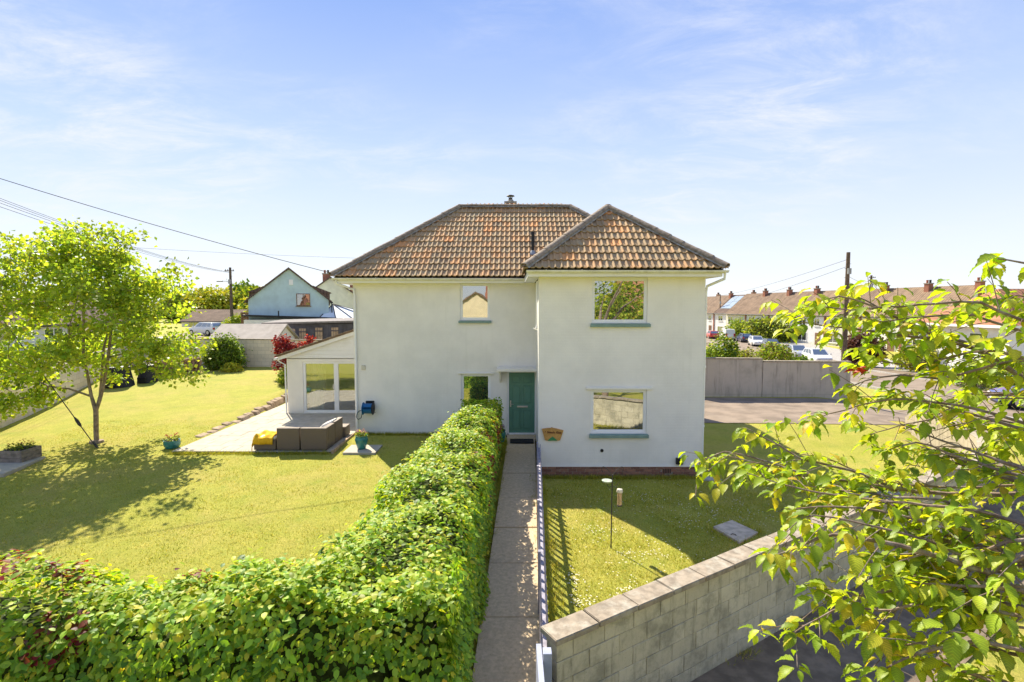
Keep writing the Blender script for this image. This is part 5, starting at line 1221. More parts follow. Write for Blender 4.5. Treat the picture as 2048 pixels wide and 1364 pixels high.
tm = bpy.data.meshes.new_from_object(fo.evaluated_get(bpy.context.evaluated_depsgraph_get())); bpy.data.objects.remove(fo); tm.materials.clear(); tm.materials.append(M['sign_dark'])
inst('lettering', tm, None, sg, Matrix.Translation((1.08, 13.402, 0.865)) @ Matrix.Rotation(math.pi/2, 4, 'X') @ Matrix.Rotation(rad(-2), 4, 'Z'))

# hose reel on the wall
hr_ = thing('hose_reel', 'blue garden hose reel hung on the white wall above the patio corner', 'hose reel', (-4.7, 16.7, 0.7))
m = MB(); m.box(-4.84, -4.56, 16.76, 16.797, 0.78, 1.12); m.box(-4.86, -4.82, 16.5, 16.78, 0.86, 0.93); m.box(-4.58, -4.54, 16.5, 16.78, 0.86, 0.93); m.build('bracket', M['black'], hr_, bevel=0.01)
for x in (-4.87, -4.55): MB().lathe([(0.05, -0.012), (0.20, -0.008), (0.21, 0.0), (0.20, 0.012), (0.05, 0.012)], (x, 16.58, 0.90), 24, 'x').build('drum_flange', M['black'] if x > -4.6 else M['plastic_blue'], hr_, smooth=True)
m = MB()
for k in range(9):
    for lay in (0.12, 0.155): m.tube([(-4.85+k*0.034+(0.017 if lay > 0.13 else 0), 16.58+lay*math.cos(t*0.524), 0.90+lay*math.sin(t*0.524)) for t in range(13)], 0.016, 6, cap=False)
m.build('hose_coil', M['plastic_blue'], hr_, smooth=True)
MB().tube([(-4.84, 16.46, 0.86), (-4.97, 16.5, 0.84), (-5.08, 16.62, 0.74), (-5.13, 16.66, 0.60), (-5.06, 16.66, 0.52), (-4.96, 16.64, 0.58), (-4.92, 16.62, 0.74), (-4.88, 16.6, 0.82)], 0.013, 8).build('loose_hose', mat('dark_hose', (0.03, 0.07, 0.08), 0.5), hr_, smooth=True)
MB().tube([(-4.54, 16.58, 0.90), (-4.50, 16.58, 0.90), (-4.50, 16.50, 0.80), (-4.45, 16.50, 0.79)], 0.011, 6).build('crank_handle', M['black'], hr_)

# ---------------- pots and planters
def flowers(c, r, h, root, cols, n=60, leafn=140):
    N = leafn; a = NP.uniform(0, 6.28, N); rr_ = r*np.sqrt(NP.uniform(0, 1, N)); p = np.stack((c[0]+rr_*np.cos(a), c[1]+rr_*np.sin(a), c[2]+NP.uniform(0, h*0.7, N)), 1)
    leaves('foliage', p, unit(N)*0.6+np.array((0, 0, 0.7)), unit(N), NP.uniform(0.04, 0.075, N), pal(N, [G['mid'], G['lime'], G['dark']], [0.5, 0.3, 0.2]), M['leaf'], root)
    N = n; a = NP.uniform(0, 6.28, N); rr_ = r*0.95*np.sqrt(NP.uniform(0, 1, N)); p = np.stack((c[0]+rr_*np.cos(a), c[1]+rr_*np.sin(a), c[2]+h*0.55+NP.uniform(0, h*0.5, N)), 1)
    leaves('blooms', p, unit(N)*0.5+np.array((0, 0, 0.7)), unit(N), NP.uniform(0.03, 0.055, N), pal(N, cols, [1]*len(cols)), M['petal'], root, WIDE, KITE_F)
def pot(name, label, c, r, h, prof_, mt, cols, fl_r=None, group='glazed flower pots'):
    root = thing(name, label, 'flower pot', c, group)
    MB().lathe([(r*a, h*b) for a, b in prof_], c, 26).build('pot', mt, root, smooth=True)
    MB().lathe([(r*0.8, h*0.9), (r*0.3, h*0.93)], c, 20).build('soil', M['soil'], root)
    flowers((c[0], c[1], c[2]+h*0.92), fl_r or r*0.9, 0.2, root, cols); return root
BOWL = [(0.6, 0), (0.72, 0.02), (0.95, 0.35), (1.0, 0.65), (0.94, 0.92), (0.97, 1.0), (0.88, 1.0), (0.82, 0.88)]
VASE = [(0.55, 0), (0.62, 0.03), (0.82, 0.35), (1.0, 0.68), (0.95, 0.82), (0.86, 0.88), (0.95, 1.0), (0.85, 1.0), (0.8, 0.88)]
pot('glazed_bowl', 'low teal glazed bowl of red flowers at the left corner of the patio', (-10.25, 15.2, zg(-10.3, 15.2)), 0.23, 0.24, BOWL, M['teal'], [(0.5, 0.03, 0.02), (0.55, 0.1, 0.06)])
pot('glazed_pot', 'teal glazed pot with pink flowers on a slab by the downpipe', (-4.46, 14.95, 0.02), 0.19, 0.40, VASE, M['teal'], [(0.6, 0.25, 0.2), (0.5, 0.3, 0.15)])
pot('glazed_pot', 'teal glazed pot with purple flowers left of the green door', (-0.36, 15.95, zg(-0.36, 15.9)), 0.17, 0.40, VASE, mat('pale_teal_glaze', (0.06, 0.27, 0.23), 0.25, 0.15, 8, spec=0.6), [(0.25, 0.1, 0.25), (0.4, 0.2, 0.2)])
tag(MB().box(-4.9, -3.95, 14.55, 15.4, -0.12, 0.018).build('stone_slab', M['patio'], bevel=0.012), 'pale paving slab under the teal pot by the downpipe', 'slab')
tag(MB().hexa([(-14.4, 12.6, -0.2), (-12.9, 12.75, -0.2), (-13.2, 14.25, -0.2), (-14.6, 14.1, -0.2), (-14.4, 12.6, 0.0), (-12.9, 12.75, 0.0), (-13.2, 14.25, 0.0), (-14.6, 14.1, 0.0)]).build('concrete_pad', M['patio'], bevel=0.02), 'pale concrete pad at the left edge of the lawn', 'slab')
plr = thing('wooden_planter', 'square grey timber planter of red and yellow flowers on the concrete pad', 'planter', (-13.6, 13.95, 0.0))
for i in range(3):
    z = 0.005+i*0.105
    for (x0, x1, y0, y1) in ((-13.9, -13.3, 13.65, 13.69), (-13.9, -13.3, 14.21, 14.25), (-13.9, -13.86, 13.692, 14.208), (-13.34, -13.3, 13.692, 14.208)): MB().box(x0, x1, y0, y1, z, z+0.098).build('board', mat('weathered_timber', (0.22, 0.185, 0.15), 0.9, 0.3, 8) if 'WT' not in M else M['WT'], plr)
MB().box(-13.86, -13.34, 13.69, 14.21, 0.0, 0.27).build('soil', M['soil'], plr); flowers((-13.6, 13.95, 0.28), 0.3, 0.24, plr, [(0.5, 0.03, 0.03), (0.55, 0.4, 0.05), (0.5, 0.15, 0.1)], 70, 260)

# ---------------- rattan garden seating
def module(label, x0, x1, y0, y1, seat, back=None, backh=0.68, cushion=True, group='rattan corner sofa pieces', name='rattan_sofa'):
    root = thing(name, label, 'sofa', ((x0+x1)/2, (y0+y1)/2, 0.006), group)
    MB().box(x0+0.01, x1-0.01, y0+0.01, y1-0.01, 0.03, seat).build('base', M['rattan'], root, bevel=0.02)
    bx = None
    if back:
        for s in back:
            q = {'f': (x0+0.008, x1-0.008, y0+0.008, y0+0.16), 'r': (x1-0.16, x1-0.008, y0+(0.161 if 'f' in back else 0.008), y1-0.008)}[s]
            MB().box(*q, seat*0.2 if s == 'f' else seat*0.2+0.004, backh).build('backrest', M['rattan'], root, bevel=0.02)
    if cushion:
        a, b, c, d_ = x0+0.03, x1-0.03, y0+0.03, y1-0.03
        if back and 'f' in back: c += 0.15
        if back and 'r' in back: b -= 0.15
        MB().box(a, b, c, d_, seat+0.002, seat+0.09).build('seat_cushion', M['cushion'], root, bevel=0.03)
    for (x, y) in ((x0+0.06, y0+0.06), (x1-0.1, y0+0.06), (x0+0.06, y1-0.1), (x1-0.1, y1-0.1)): MB().box(x, x+0.04, y, y+0.04, 0.006, 0.034).build('foot', M['black'], root)
    return root
module('low rattan footstool with pale cushion at the left end of the corner sofa', -7.58, -6.92, 14.76, 15.42, 0.33, name='rattan_footstool')
module('rattan sofa section next to the footstool, its back to the lawn', -6.90, -6.22, 14.76, 15.50, 0.33, 'f')
module('rattan corner sofa section nearest the lawn, right of the other', -6.20, -5.42, 14.76, 15.50, 0.33, 'fr')
module('rattan sofa section behind the corner piece, facing left', -6.14, -5.42, 15.52, 16.24, 0.33, 'r', 0.70)
module('low rattan table at the house end of the sofa', -5.98, -5.36, 16.28, 16.78, 0.36, cushion=False, name='rattan_table')
o = MB(); o.box(-5.98, -5.60, 15.5, 15.95, 0.0, 0.12); o = o.build('scatter_cushion', M['cushion'], bevel=0.055); o.location = (0, 0, 0)
for v in o.data.vertices: v.co = Vector((v.co.x + 0.1, v.co.y, v.co.z*1.0 + 0.50 + (v.co.x+5.9)*0.45))
tag(o, 'cream scatter cushion leaning on the rattan sofa back', 'cushion')
tv_, tf_ = [], []; n = 16
for j in range(n+1):
    for i in range(n+1):
        u, v = i/n, j/n; x = -7.62 + 0.62*u + 0.1*v; yb = 14.70 + 0.70*v
        z = 0.455 + 0.03*noise.noise((u*3, v*4, 0.3)) + 0.028*math.sin(v*9+u*5)+0.02*math.sin(u*13)
        if v < 0.16: yb = 14.735 + 0.02*math.sin(u*11); z = 0.445 - (0.16-v)*1.5
        if u < 0.12: x = -7.60 + 0.01*math.sin(v*15); z -= (0.12-u)*1.6
        tv_.append((x, yb, z)); 
for j in range(n):
    for i in range(n): tf_.append((j*(n+1)+i, j*(n+1)+i+1, (j+1)*(n+1)+i+1, (j+1)*(n+1)+i))
o = MB().add(tv_, tf_).build('throw', M['towel'], smooth=True); sm = o.modifiers.new('solid', 'SOLIDIFY'); sm.thickness = 0.02; tag(o, 'mustard yellow throw draped over the rattan footstool', 'blanket')

# ---------------- back of the lawn
def bin_(label, x, y, r, h):
    z = zg(x, y); root = thing('compost_bin', label, 'compost bin', (x, y, z), 'black compost bins'); MB().lathe([(r, 0), (r*0.98, 0.05), (r*0.72, h*0.86), (r*0.74, h*0.87)], (x, y, z), 18).build('body', M['black'], root, smooth=True)
    MB().lathe([(r*0.77, h*0.87), (r*0.75, h*0.95), (r*0.3, h)], (x, y, z), 18).build('lid', M['black'], root, smooth=True); MB().box(x-0.2, x+0.2, y-r*1.0, y-r*0.7, z+0.04, z+0.3).build('hatch', M['black'], root)
bin_('wider black compost bin on the left by the side wall', -19.0, 24.6, 0.62, 1.0); bin_('narrower black compost bin beside the log pile', -18.35, 25.6, 0.45, 0.92)
logs = thing('log_pile', 'stacked split logs against the side wall at the back of the lawn', 'log pile', (-18.2, 27.6, zg(-18.2, 27.6)))
lg = MB().lathe([(0.075, 0), (0.08, 0.05), (0.075, 0.42)], (0, 0, 0), 7, 'x').mesh('log'); lg.materials.append(M['log'])
for r in range(6):
    for c in range(13):
        p = Vector((-19.0+c*0.10, 26.6+c*0.17, zg(-18.5, 27)+0.09+r*0.145)) + Vector((RND.uniform(-.03, .03), RND.uniform(-.02, .02), RND.uniform(-.015, .015)))
        inst('log', lg, None, logs, Matrix.Translation(p) @ Matrix.Rotation(rad(-28)+RND.uniform(-.08, .08), 4, 'Z') @ Matrix.Rotation(RND.uniform(0, 6), 4, 'X') @ Matrix.Scale(RND.uniform(0.85, 1.15), 4))
bush('shrub', 'rounded dark green shrub against the rear cream wall', 'shrub', (-16.9, 29.9, 1.35), (1.05, 0.8, 1.05), 120, 60, 0.14, [G['mid'], G['dark'], (0.2, 0.24, 0.06)], [0.5, 0.35, 0.15])
bush('shrub', 'small yellow-green mound in front of the dark shrub by the rear wall', 'shrub', (-15.9, 28.9, 0.72), (0.45, 0.4, 0.3), 30, 40, 0.1, [G['yellow'], G['lime']], [0.6, 0.4])
bush('red_shrub', 'red-leaved shrub left of the sunroom gutter', 'shrub', (-11.9, 26.6, 1.9), (0.55, 0.5, 0.85), 55, 36, 0.13, [(0.27, 0.025, 0.035), (0.36, 0.06, 0.05), (0.14, 0.02, 0.025)], [0.5, 0.3, 0.2], lo=0.2)
bush('red_shrub', 'red-leaved sprig rising behind the sunroom roof edge', 'shrub', (-10.7, 27.0, 2.15), (0.45, 0.4, 0.45), 30, 30, 0.13, [(0.33, 0.03, 0.035), (0.42, 0.07, 0.05)], [0.6, 0.4], lo=0.1)
bush('shrub', 'low green perennial at the back corner of the sunroom', 'shrub', (-10.9, 24.9, 0.75), (0.42, 0.4, 0.5), 40, 40, 0.12, [G['lime'], G['mid']], [0.5, 0.5])
tag(MB().box(-20.2, -18.2, 30.5, 30.8, 0.55, 0.8).build('timber_sleeper', mat('grey_sleeper', (0.35, 0.31, 0.27), 0.9, 0.3, 4)), 'grey timber sleeper lying along the rear wall', 'timber')

# ------------------------------------------------------------------ neighbouring houses
def gable_house(name, label, loc, rz, w, d, eave, rise, wallm, roofm, along='x', wins=(), doors=(), chims=(), group=None, over=0.3, side_wins=(), extra=None, cat='house', verge=M['upvc']):
    """local frame: front wall on y=0 facing -y, x centred; ridge along x or y"""
    r = thing(name, label, cat, loc, group, rz); b = lambda mb, nm, mt, p=r, **k: mb.build(nm, mt, p, local=True, **k)
    x0, x1 = -w/2, w/2
    if along == 'x':
        b(MB().prism([(0, -1.5), (d, -1.5), (d, eave), (d/2, eave+rise), (0, eave)], x0, x1, 'x'), 'wall', wallm)
        s = rise/(d/2); o_ = over; t = 0.12; pr = [(-o_, eave-o_*s+0.02), (d/2, eave+rise+0.02), (d+o_, eave-o_*s+0.02), (d+o_, eave-o_*s+0.02+t), (d/2, eave+rise+0.02+t*1.2), (-o_, eave-o_*s+0.02+t)]
        rf_ = b(MB().prism(pr, x0-0.03 if group else x0-0.2, x1+0.03 if group else x1+0.2, 'x'), 'roof', roofm)
        b(MB().tube([(x0, -o_-0.05, eave-o_*s+0.04), (x1, -o_-0.05, eave-o_*s+0.04)], 0.07, 6), 'gutter', M['black'])
    else:
        b(MB().prism([(x0, -1.5), (x1, -1.5), (x1, eave), (0, eave+rise), (x0, eave)], 0, d, 'y'), 'wall', wallm)
        s = rise/(w/2); o_ = over; t = 0.14; pr = [(x0-o_, eave-o_*s+0.02), (0, eave+rise+0.02), (x1+o_, eave-o_*s+0.02), (x1+o_, eave-o_*s+0.02+t), (0, eave+rise+0.02+t*1.2), (x0-o_, eave-o_*s+0.02+t)]
        rf_ = b(MB().prism(pr, -0.22, d+0.22, 'y'), 'roof', roofm)
        for sgn in (-1, 1): b(MB().tube([(sgn*(w/2+o_+0.04), -0.2, eave-o_*s+0.03), (sgn*(w/2+o_+0.04), d+0.2, eave-o_*s+0.03)], 0.06, 6), 'gutter', M['black'])
    def win(cx, z0, ww, hh, yy=-0.0, n=2, mt=M['upvc']):
        f = MB(); t = 0.07; a, c = cx-ww/2, cx+ww/2
        f.box(a, c, yy-0.05, yy+0.02, z0, z0+t).box(a, c, yy-0.05, yy+0.02, z0+hh-t, z0+hh).box(a, a+t, yy-0.05, yy+0.02, z0+t, z0+hh-t).box(c-t, c, yy-0.05, yy+0.02, z0+t, z0+hh-t)
        for i in range(1, n): xm = a+ww*i/n; f.box(xm-0.035, xm+0.035, yy-0.05, yy+0.02, z0+t, z0+hh-t)
        o = b(f, 'window', mt); b(MB().box(a+t, c-t, yy-0.025, yy-0.01, z0+t, z0+hh-t), 'pane', M['glass_far'], o); b(MB().box(a-0.08, c+0.08, yy-0.1, yy+0.0, z0-0.08, z0-0.01), 'sill', mt, o)
    for q in wins: win(*q)
    for cx, ww, hh, mt in doors:
        o = b(MB().box(cx-ww/2, cx+ww/2, -0.05, 0.02, 0, hh), 'door', mt); b(MB().box(cx+ww/2-0.12, cx+ww/2-0.06, -0.09, -0.05, hh*0.47, hh*0.52), 'handle', M['steel'], o)
    for (cx, cy, cw_, cd, zt, npot) in chims:
        o = b(MB().box(cx-cw_/2, cx+cw_/2, cy-cd/2, cy+cd/2, eave, zt), 'chimney', M['p_brick']); b(MB().box(cx-cw_/2-0.06, cx+cw_/2+0.06, cy-cd/2-0.06, cy+cd/2+0.06, zt, zt+0.12), 'chimney_cap', M['mortar'], o)
        for i in range(npot): b(MB().lathe([(0.13, 0), (0.12, 0.3), (0.15, 0.34), (0.13, 0.4)], (cx+(i-(npot-1)/2)*0.38, cy, zt+0.12), 10), 'chimney_pot', mat('red_clay_pot', (0.34, 0.12, 0.07), 0.8) if i % 2 == 0 else M['black'], o)
    if extra: extra(r, b)
    return r

# pale blue chalet house behind the rear wall
def blue_extra(r, b):
    b(MB().box(-3.7, 5.2, -1.6, -0.02, -1.2, 2.1), 'lean_to', M['p_white']); b(MB().hexa([(-3.8, -1.75, 2.42), (5.0, -1.75, 2.05), (5.0, -0.02, 2.05), (-3.8, -0.02, 2.42), (-3.8, -1.75, 2.56), (5.4, -1.75, 2.19), (5.4, -0.02, 2.19), (-3.8, -0.02, 2.56)]), 'lean_to_roof', M['black'])
    b(MB().box(0.0, 0.35, -0.08, -0.01, 5.3, 5.8), 'alarm_box', M['upvc'])
    for sgn in (-1, 1):
        b(MB().box(sgn*3.0-0.75, sgn*3.0+0.75, 4.2, 7.2, 3.4, 4.75), 'dormer', M['roof_dark']); b(MB().prism([(sgn*3.0-0.95, 4.7), (sgn*3.0+0.95, 4.7), (sgn*3.0-sgn*0.9, 5.45)], 4.0, 7.4), 'dormer_roof', M['roof_dark'])
    b(MB().tube([(-0.9, -1.4, 2.3), (-0.9, -1.4, 2.9)], 0.06, 6), 'flue', M['black']); b(MB().tube([(3.72, -0.06, 3.8), (3.72, -0.06, 0)], 0.05, 6), 'downpipe', M['black'])
gable_house('chalet_house', 'pale blue gabled house beyond the rear wall', (-20.8, 48, 1.0), rad(22), 6.9, 10, 3.9, 2.85, M['p_blue'], M['roof_dark'], 'y', wins=[(1.2, 3.36, 1.2, 1.15, 0, 2, M['brown_wood'])], extra=blue_extra)
def cream_extra(r, b): pass
gable_house('cream_house', 'cream gabled house half hidden behind the pale blue one', (-22.2, 63, 1.0), rad(17), 8.0, 9, 3.9, 2.9, M['p_cream2'], M['roof_dark'], 'y', chims=[(-0.5, 1.0, 0.9, 0.7, 7.3, 2), (2.6, 3.5, 0.8, 0.7, 6.6, 1)])
# glazed conservatory roof
cs = thing('conservatory', 'white glazed conservatory roof right of the pale blue house', 'conservatory', (-15.5, 50, 1.0))
c0 = MB(); c0.box(-18.2, -12.8, 48.5, 52.5, 0.5, 2.95); c0.build('frame_wall', M['upvc'], cs)
ap = (-17.6, 50.5, 4.55); ring = [(-18.4, 48.3, 3.0), (-16.6, 48.3, 3.0), (-14.8, 48.3, 3.0), (-12.6, 48.3, 3.0), (-12.6, 52.7, 3.0), (-18.4, 52.7, 3.0)]
for i in range(6):
    MB().add([ring[i], ring[(i+1) % 6], ap, tuple(Vector(ring[i])-Vector((0, 0, .03))), tuple(Vector(ring[(i+1) % 6])-Vector((0, 0, .03))), tuple(Vector(ap)-Vector((0, 0, .03)))], [(0, 1, 2), (5, 4, 3), (0, 3, 4, 1)]).build('roof_pane', mat('opal_glazing', (0.72, 0.76, 0.78), 0.25, 0.04, 2, spec=0.6), cs)
    MB().tube([ring[i], ap], 0.05, 5).build('glazing_bar', M['iron'], cs)
# dark outbuilding with boarded openings
sh = thing('outbuilding', 'long dark boarded outbuilding with tan shuttered openings beyond the rear wall', 'outbuilding', (-15, 38, 0.9))
for i in range(22):
    x = -18.3 + i*0.36; MB().box(x, x+0.35, 38.0+RND.uniform(0, 0.01), 38.06, 0.5, 3.02).build('board', M['p_dark'], sh)
MB().box(-18.28, -10.4, 38.06, 41, 0.5, 3.02).build('wall', M['p_dark'], sh)
MB().hexa([(-18.5, 37.8, 2.95), (-10.2, 37.8, 3.14), (-10.2, 41.2, 3.3), (-18.5, 41.2, 3.12), (-18.5, 37.8, 3.07), (-10.2, 37.8, 3.28), (-10.2, 41.2, 3.44), (-18.5, 41.2, 3.24)]).build('roof', mat('grey_felt_roof', (0.20, 0.18, 0.17), 0.9), sh)
for a, b_, z0, z1 in ((-18.0, -17.2, 1.9, 2.75), (-16.6, -16.1, 1.5, 2.62), (-15.8, -15.3, 1.5, 2.64), (-14.6, -14.08, 1.5, 2.7), (-13.4, -12.9, 1.5, 2.72)):
    w_ = MB().box(a, b_, 37.955, 37.995, z0, z1).build('shutter', M['tan_wood'], sh)
    for k in range(1, 3): MB().box(a+(b_-a)*k/3-0.012, a+(b_-a)*k/3+0.012, 37.945, 37.954, z0+0.02, z1-0.02).build('joint', M['p_dark'], w_)
    MB().box(a-0.04, b_+0.04, 37.93, 37.953, z1-0.28, z1-0.2).build('shutter_head', M['p_dark'], w_)
gable_house('garage', 'low garage with pale sheet roof just beyond the rear wall', (-18.0, 34.2, 0.8), 0, 4.2, 3.2, 1.25, 0.85, M['p_white'], M['roof_grey'], 'x', cat='garage', doors=[(0, 2.2, 1.2, M['brown_wood'])])
gable_house('bungalow', 'distant bungalow with brown hipped roof behind the garden tree', (-51.0, 86, 0.4), 0, 9, 8, 1.5, 1.8, M['p_white'], M['roof_brown'], 'x', wins=[(-2.5, 0.4, 1.6, 0.9), (2.0, 0.4, 1.6, 0.9)], cat='bungalow')
bush('clipped_hedge', 'bright clipped hedge left of the pale blue house', 'hedge', (-31.7, 59, 2.2), (1.3, 1.0, 1.2), 110, 40, 0.22, [G['lime'], G['mid']], [0.6, 0.4], amp=0.08)
tr = thing('trellis', 'brown lattice trellis panel beside the pale blue house', 'trellis', (-25.6, 50, 1.0))
for i in range(7): MB().box(-26.4+i*0.24, -26.33+i*0.24, 49.97, 50.0, 1.0, 3.75).build('upright', M['brown_wood'], tr)
for i in range(11): MB().box(-26.45, -24.85, 49.94, 49.968, 1.1+i*0.25, 1.17+i*0.25).build('slat', M['brown_wood'], tr)
MB().box(-26.45, -24.85, 50.01, 50.04, 1.0, 3.72).build('backing', M['brown_wood'], tr)
bush('garden_tree', 'orange-tinged leafy bush right of the telegraph pole', 'tree', (-29.5, 62, 3.3), (2.2, 1.5, 2.0), 100, 36, 0.34, [(0.26, 0.2, 0.04), G['lime'], G['mid']], [0.35, 0.4, 0.25])
tl = ['rounded mid-green tree on the skyline, leftmost beside the lawn tree', 'tall pale green tree on the skyline left of the telegraph pole', 'dark green tree on the skyline behind the telegraph pole', 'light green tree on the skyline right of the telegraph pole', 'low tree on the skyline touching the pale blue house']
for i, (x, y, z, rx, rz_) in enumerate(((-70, 112, 4.2, 7, 3.6), (-62.5, 108, 4.6, 5.5, 3.4), (-60, 116, 5.2, 4.5, 4.0), (-55.5, 110, 4.6, 4.5, 3.4), (-50, 105, 4.0, 4.2, 3.6))):
    b_ = bush('skyline_tree', tl[i], 'tree', (x, y, z), (rx, 4, rz_), 150, 40, 0.75, [[G['mid'], G['lime']], [G['lime'], G['yellow']], [G['dark'], G['mid']], [G['lime'], G['mid']], [G['mid'], G['yellow']]][i], [0.6, 0.4], group='trees on the skyline', lo=0.4)
bush('skyline_tree', 'wide dark tree on the far left skyline behind the lawn tree', 'tree', (-92, 105, 3.6), (16, 6, 3.6), 260, 40, 0.9, [G['mid'], G['dark'], G['lime']], [0.5, 0.2, 0.3], group='trees on the skyline', lo=0.4)

# beyond the left wall
strip('side_lane', M['tarmac'], [(-21.5, -10), (-24, 10), (-27, 24), (-32, 42), (-39, 66), (-46, 84)], -2.4, 2.4, 0.05)
gable_house('bungalow', 'white bungalow glimpsed through the lower crown of the lawn tree', (-36.5, 40, 0.7), rad(50), 10, 7, 2.2, 1.9, M['p_white'], M['roof_brown'], 'x', wins=[(-3, 0.8, 1.8, 1.1), (0.5, 0.8, 1.2, 1.1), (3.2, 0.8, 1.8, 1.1)], doors=[(1.8, 0.9, 2.0, M['brown_wood'])], cat='bungalow')
gable_house('bungalow', 'cream bungalow with rust roof at the far left behind the lawn tree', (-41, 27, 0.5), rad(62), 10, 7, 2.2, 2.0, M['p_cream2'], M['roof_rust'], 'x', wins=[(-3, 0.8, 1.8, 1.1), (3.2, 0.8, 1.8, 1.1)], doors=[(0.3, 0.9, 2.0, M['door'])], cat='bungalow')
for i, (x, y, l_) in enumerate(((-30.5, 36.5, 'dark hedge beyond the side wall, right of the white bungalow'), (-29.0, 25.5, 'dark hedge beyond the side wall, nearest the left edge'), (-40.5, 52, 'dark hedge beyond the side wall, farthest back'))):
    bush('lane_hedge', l_, 'hedge', (x, y, 1.2), (2.6, 2.2, 1.1), 110, 40, 0.2, [G['mid'], G['dark']], [0.6, 0.4], group='hedges along the side lane', amp=0.15)

# terraced houses across the road
TD = Vector((-0.225, 0.974)); tang = math.atan2(-TD.y, -TD.x)     # local +x runs back down the road
TROT = math.atan2(TD.x, -TD.y)
def terrace(label, s, start, wallm, roofm, w=6.0, zb=-1.75, chim=True, solar=False, door=M['brown_wood'], brickp=True):
    front = Vector(start) + TD*(s + w/2)
    def ex(r, b):
        if brickp: b(MB().box(w/2-0.32, w/2-0.02, -0.12, -0.005, -0.5, 4.85), 'brick_pier', M['p_brick'])
        if solar:
            for i in range(3):
                a = -w/2+0.5+i*1.7; q = lambda x, t: (x, 4.5*t-0.02, 4.85+3.65*t+0.20)
                b(MB().add([q(a, 0.2), q(a+1.62, 0.2), q(a+1.62, 0.92), q(a, 0.92), (a, 4.5*0.2, 4.85+3.65*0.2+0.14), (a+1.62, 4.5*0.2, 4.85+3.65*0.2+0.14), (a+1.62, 4.5*0.92, 4.85+3.65*0.92+0.14), (a, 4.5*0.92, 4.85+3.65*0.92+0.14)], [(0, 1, 2, 3), (7, 6, 5, 4), (0, 4, 5, 1), (1, 5, 6, 2), (2, 6, 7, 3), (3, 7, 4, 0)]), 'solar_panel', M['solar'])
    nx_ = Vector((-TD.y, TD.x))
    # the front faces the road (towards -x); local -y must map onto that direction
    return gable_house('terraced_house', label, (front.x, front.y, zb), math.atan2(-TD.x, TD.y) - math.pi/2 + math.pi*0 if False else ROT_T, w, 9.0, 4.85, 3.65, wallm, roofm, 'x',
        wins=[(-1.6, 3.1, 1.5, 1.15), (1.3, 3.1, 1.0, 1.15), (-1.6, 0.7, 1.9, 1.3)], doors=[(1.5, 0.95, 2.05, door)], chims=[(w/2-0.1, 4.0, 0.6, 0.75, 9.0, 2)] if chim else [], group='terraced houses across the road', extra=ex)
face = Vector((-0.974, -0.225)); ROT_T = math.atan2(face.x, -face.y)
ROT_T = math.atan2(face.y, face.x) + math.pi/2
ST = (51.6, 60.0)
cols = [(M['p_white'], M['roof_rust']), (M['p_white'], M['roof_rust']), (M['p_cream2'], M['roof_brown']), (M['p_white'], M['roof_rust']), (M['p_white'], M['roof_brown']), (M['p_white'], M['roof_brown']), (M['p_cream2'], M['roof_brown'])]
lab = ['nearest white terraced house across the road, with gable end and tall chimney', 'second white terraced house from the gable end across the road', 'third terraced house from the gable end, cream under a brown roof', 'fourth terraced house from the gable end across the road', 'fifth terraced house from the gable end across the road', 'sixth terraced house from the gable end across the road', 'farthest house of the long brown-roofed terrace across the road']
for i, (wm_, rm_) in enumerate(cols): terrace(lab[i], i*6.0, ST, wm_, rm_)
terrace('white terraced house with pale solar panels on its roof', 0.5, (45.6, 103.5), M['p_white'], M['roof_dark'], w=7.0, solar=True)
terrace('white terraced house just beyond the solar-panelled one', 7.7, (45.6, 103.5), M['p_white'], M['roof_brown'], w=6.0)
for i, (l_, wm_) in enumerate((('far buff terraced house with brown roof at the end of the road', M['p_yellow']), ('far white terraced house left of the buff one', M['p_white']), ('farthest buff terraced house next to the white house wing', M['p_yellow']))): terrace(l_, i*6.2, (45.5, 122), wm_, M['roof_brown'])
# orange-roofed house at the right edge
oh = thing('orange_roofed_house', 'white house with orange hipped roof at the right edge behind the cherry leaves', 'house', (38, 38, -1.2))
MB().box(33.6, 43.4, 34.5, 42.5, -2, 2.95).build('wall', M['p_white'], oh)
q = [(33.1, 34.0, 2.9), (43.9, 34.0, 2.9), (43.9, 43.0, 2.9), (33.1, 43.0, 2.9), (36.4, 38.5, 5.6), (40.6, 38.5, 5.6)]
MB().add(q, [(0, 1, 5, 4), (1, 2, 5), (2, 3, 4, 5), (3, 0, 4), (3, 2, 1, 0)]).build('roof', M['roof_orange'], oh)
MB().box(33.05, 43.95, 33.93, 33.99, 2.8, 2.98).build('fascia', M['upvc'], oh); MB().box(33.03, 33.09, 33.93, 43.05, 2.8, 2.98).build('fascia', M['upvc'], oh)
for (x, z) in ((35.4, 1.3), (39, 1.3), (35.4, -0.6), (41.5, 1.3)):
    w_ = MB().box(x, x+1.5, 34.44, 34.52, z, z+1.1).build('window', M['upvc'], oh); MB().box(x+0.08, x+1.42, 34.42, 34.437, z+0.08, z+1.02).build('pane', M['glass_far'], w_)
for (y, z) in ((36, 1.3), (39.8, 1.3), (36, -0.6)):
    w_ = MB().box(33.54, 33.62, y, y+1.5, z, z+1.1).build('window', M['upvc'], oh); MB().box(33.52, 33.537, y+0.08, y+1.42, z+0.08, z+1.02).build('pane', M['glass_far'], w_)
MB().box(39.6, 40.5, 38.1, 38.9, 4.5, 6.3).build('chimney', M['p_brick'], oh)

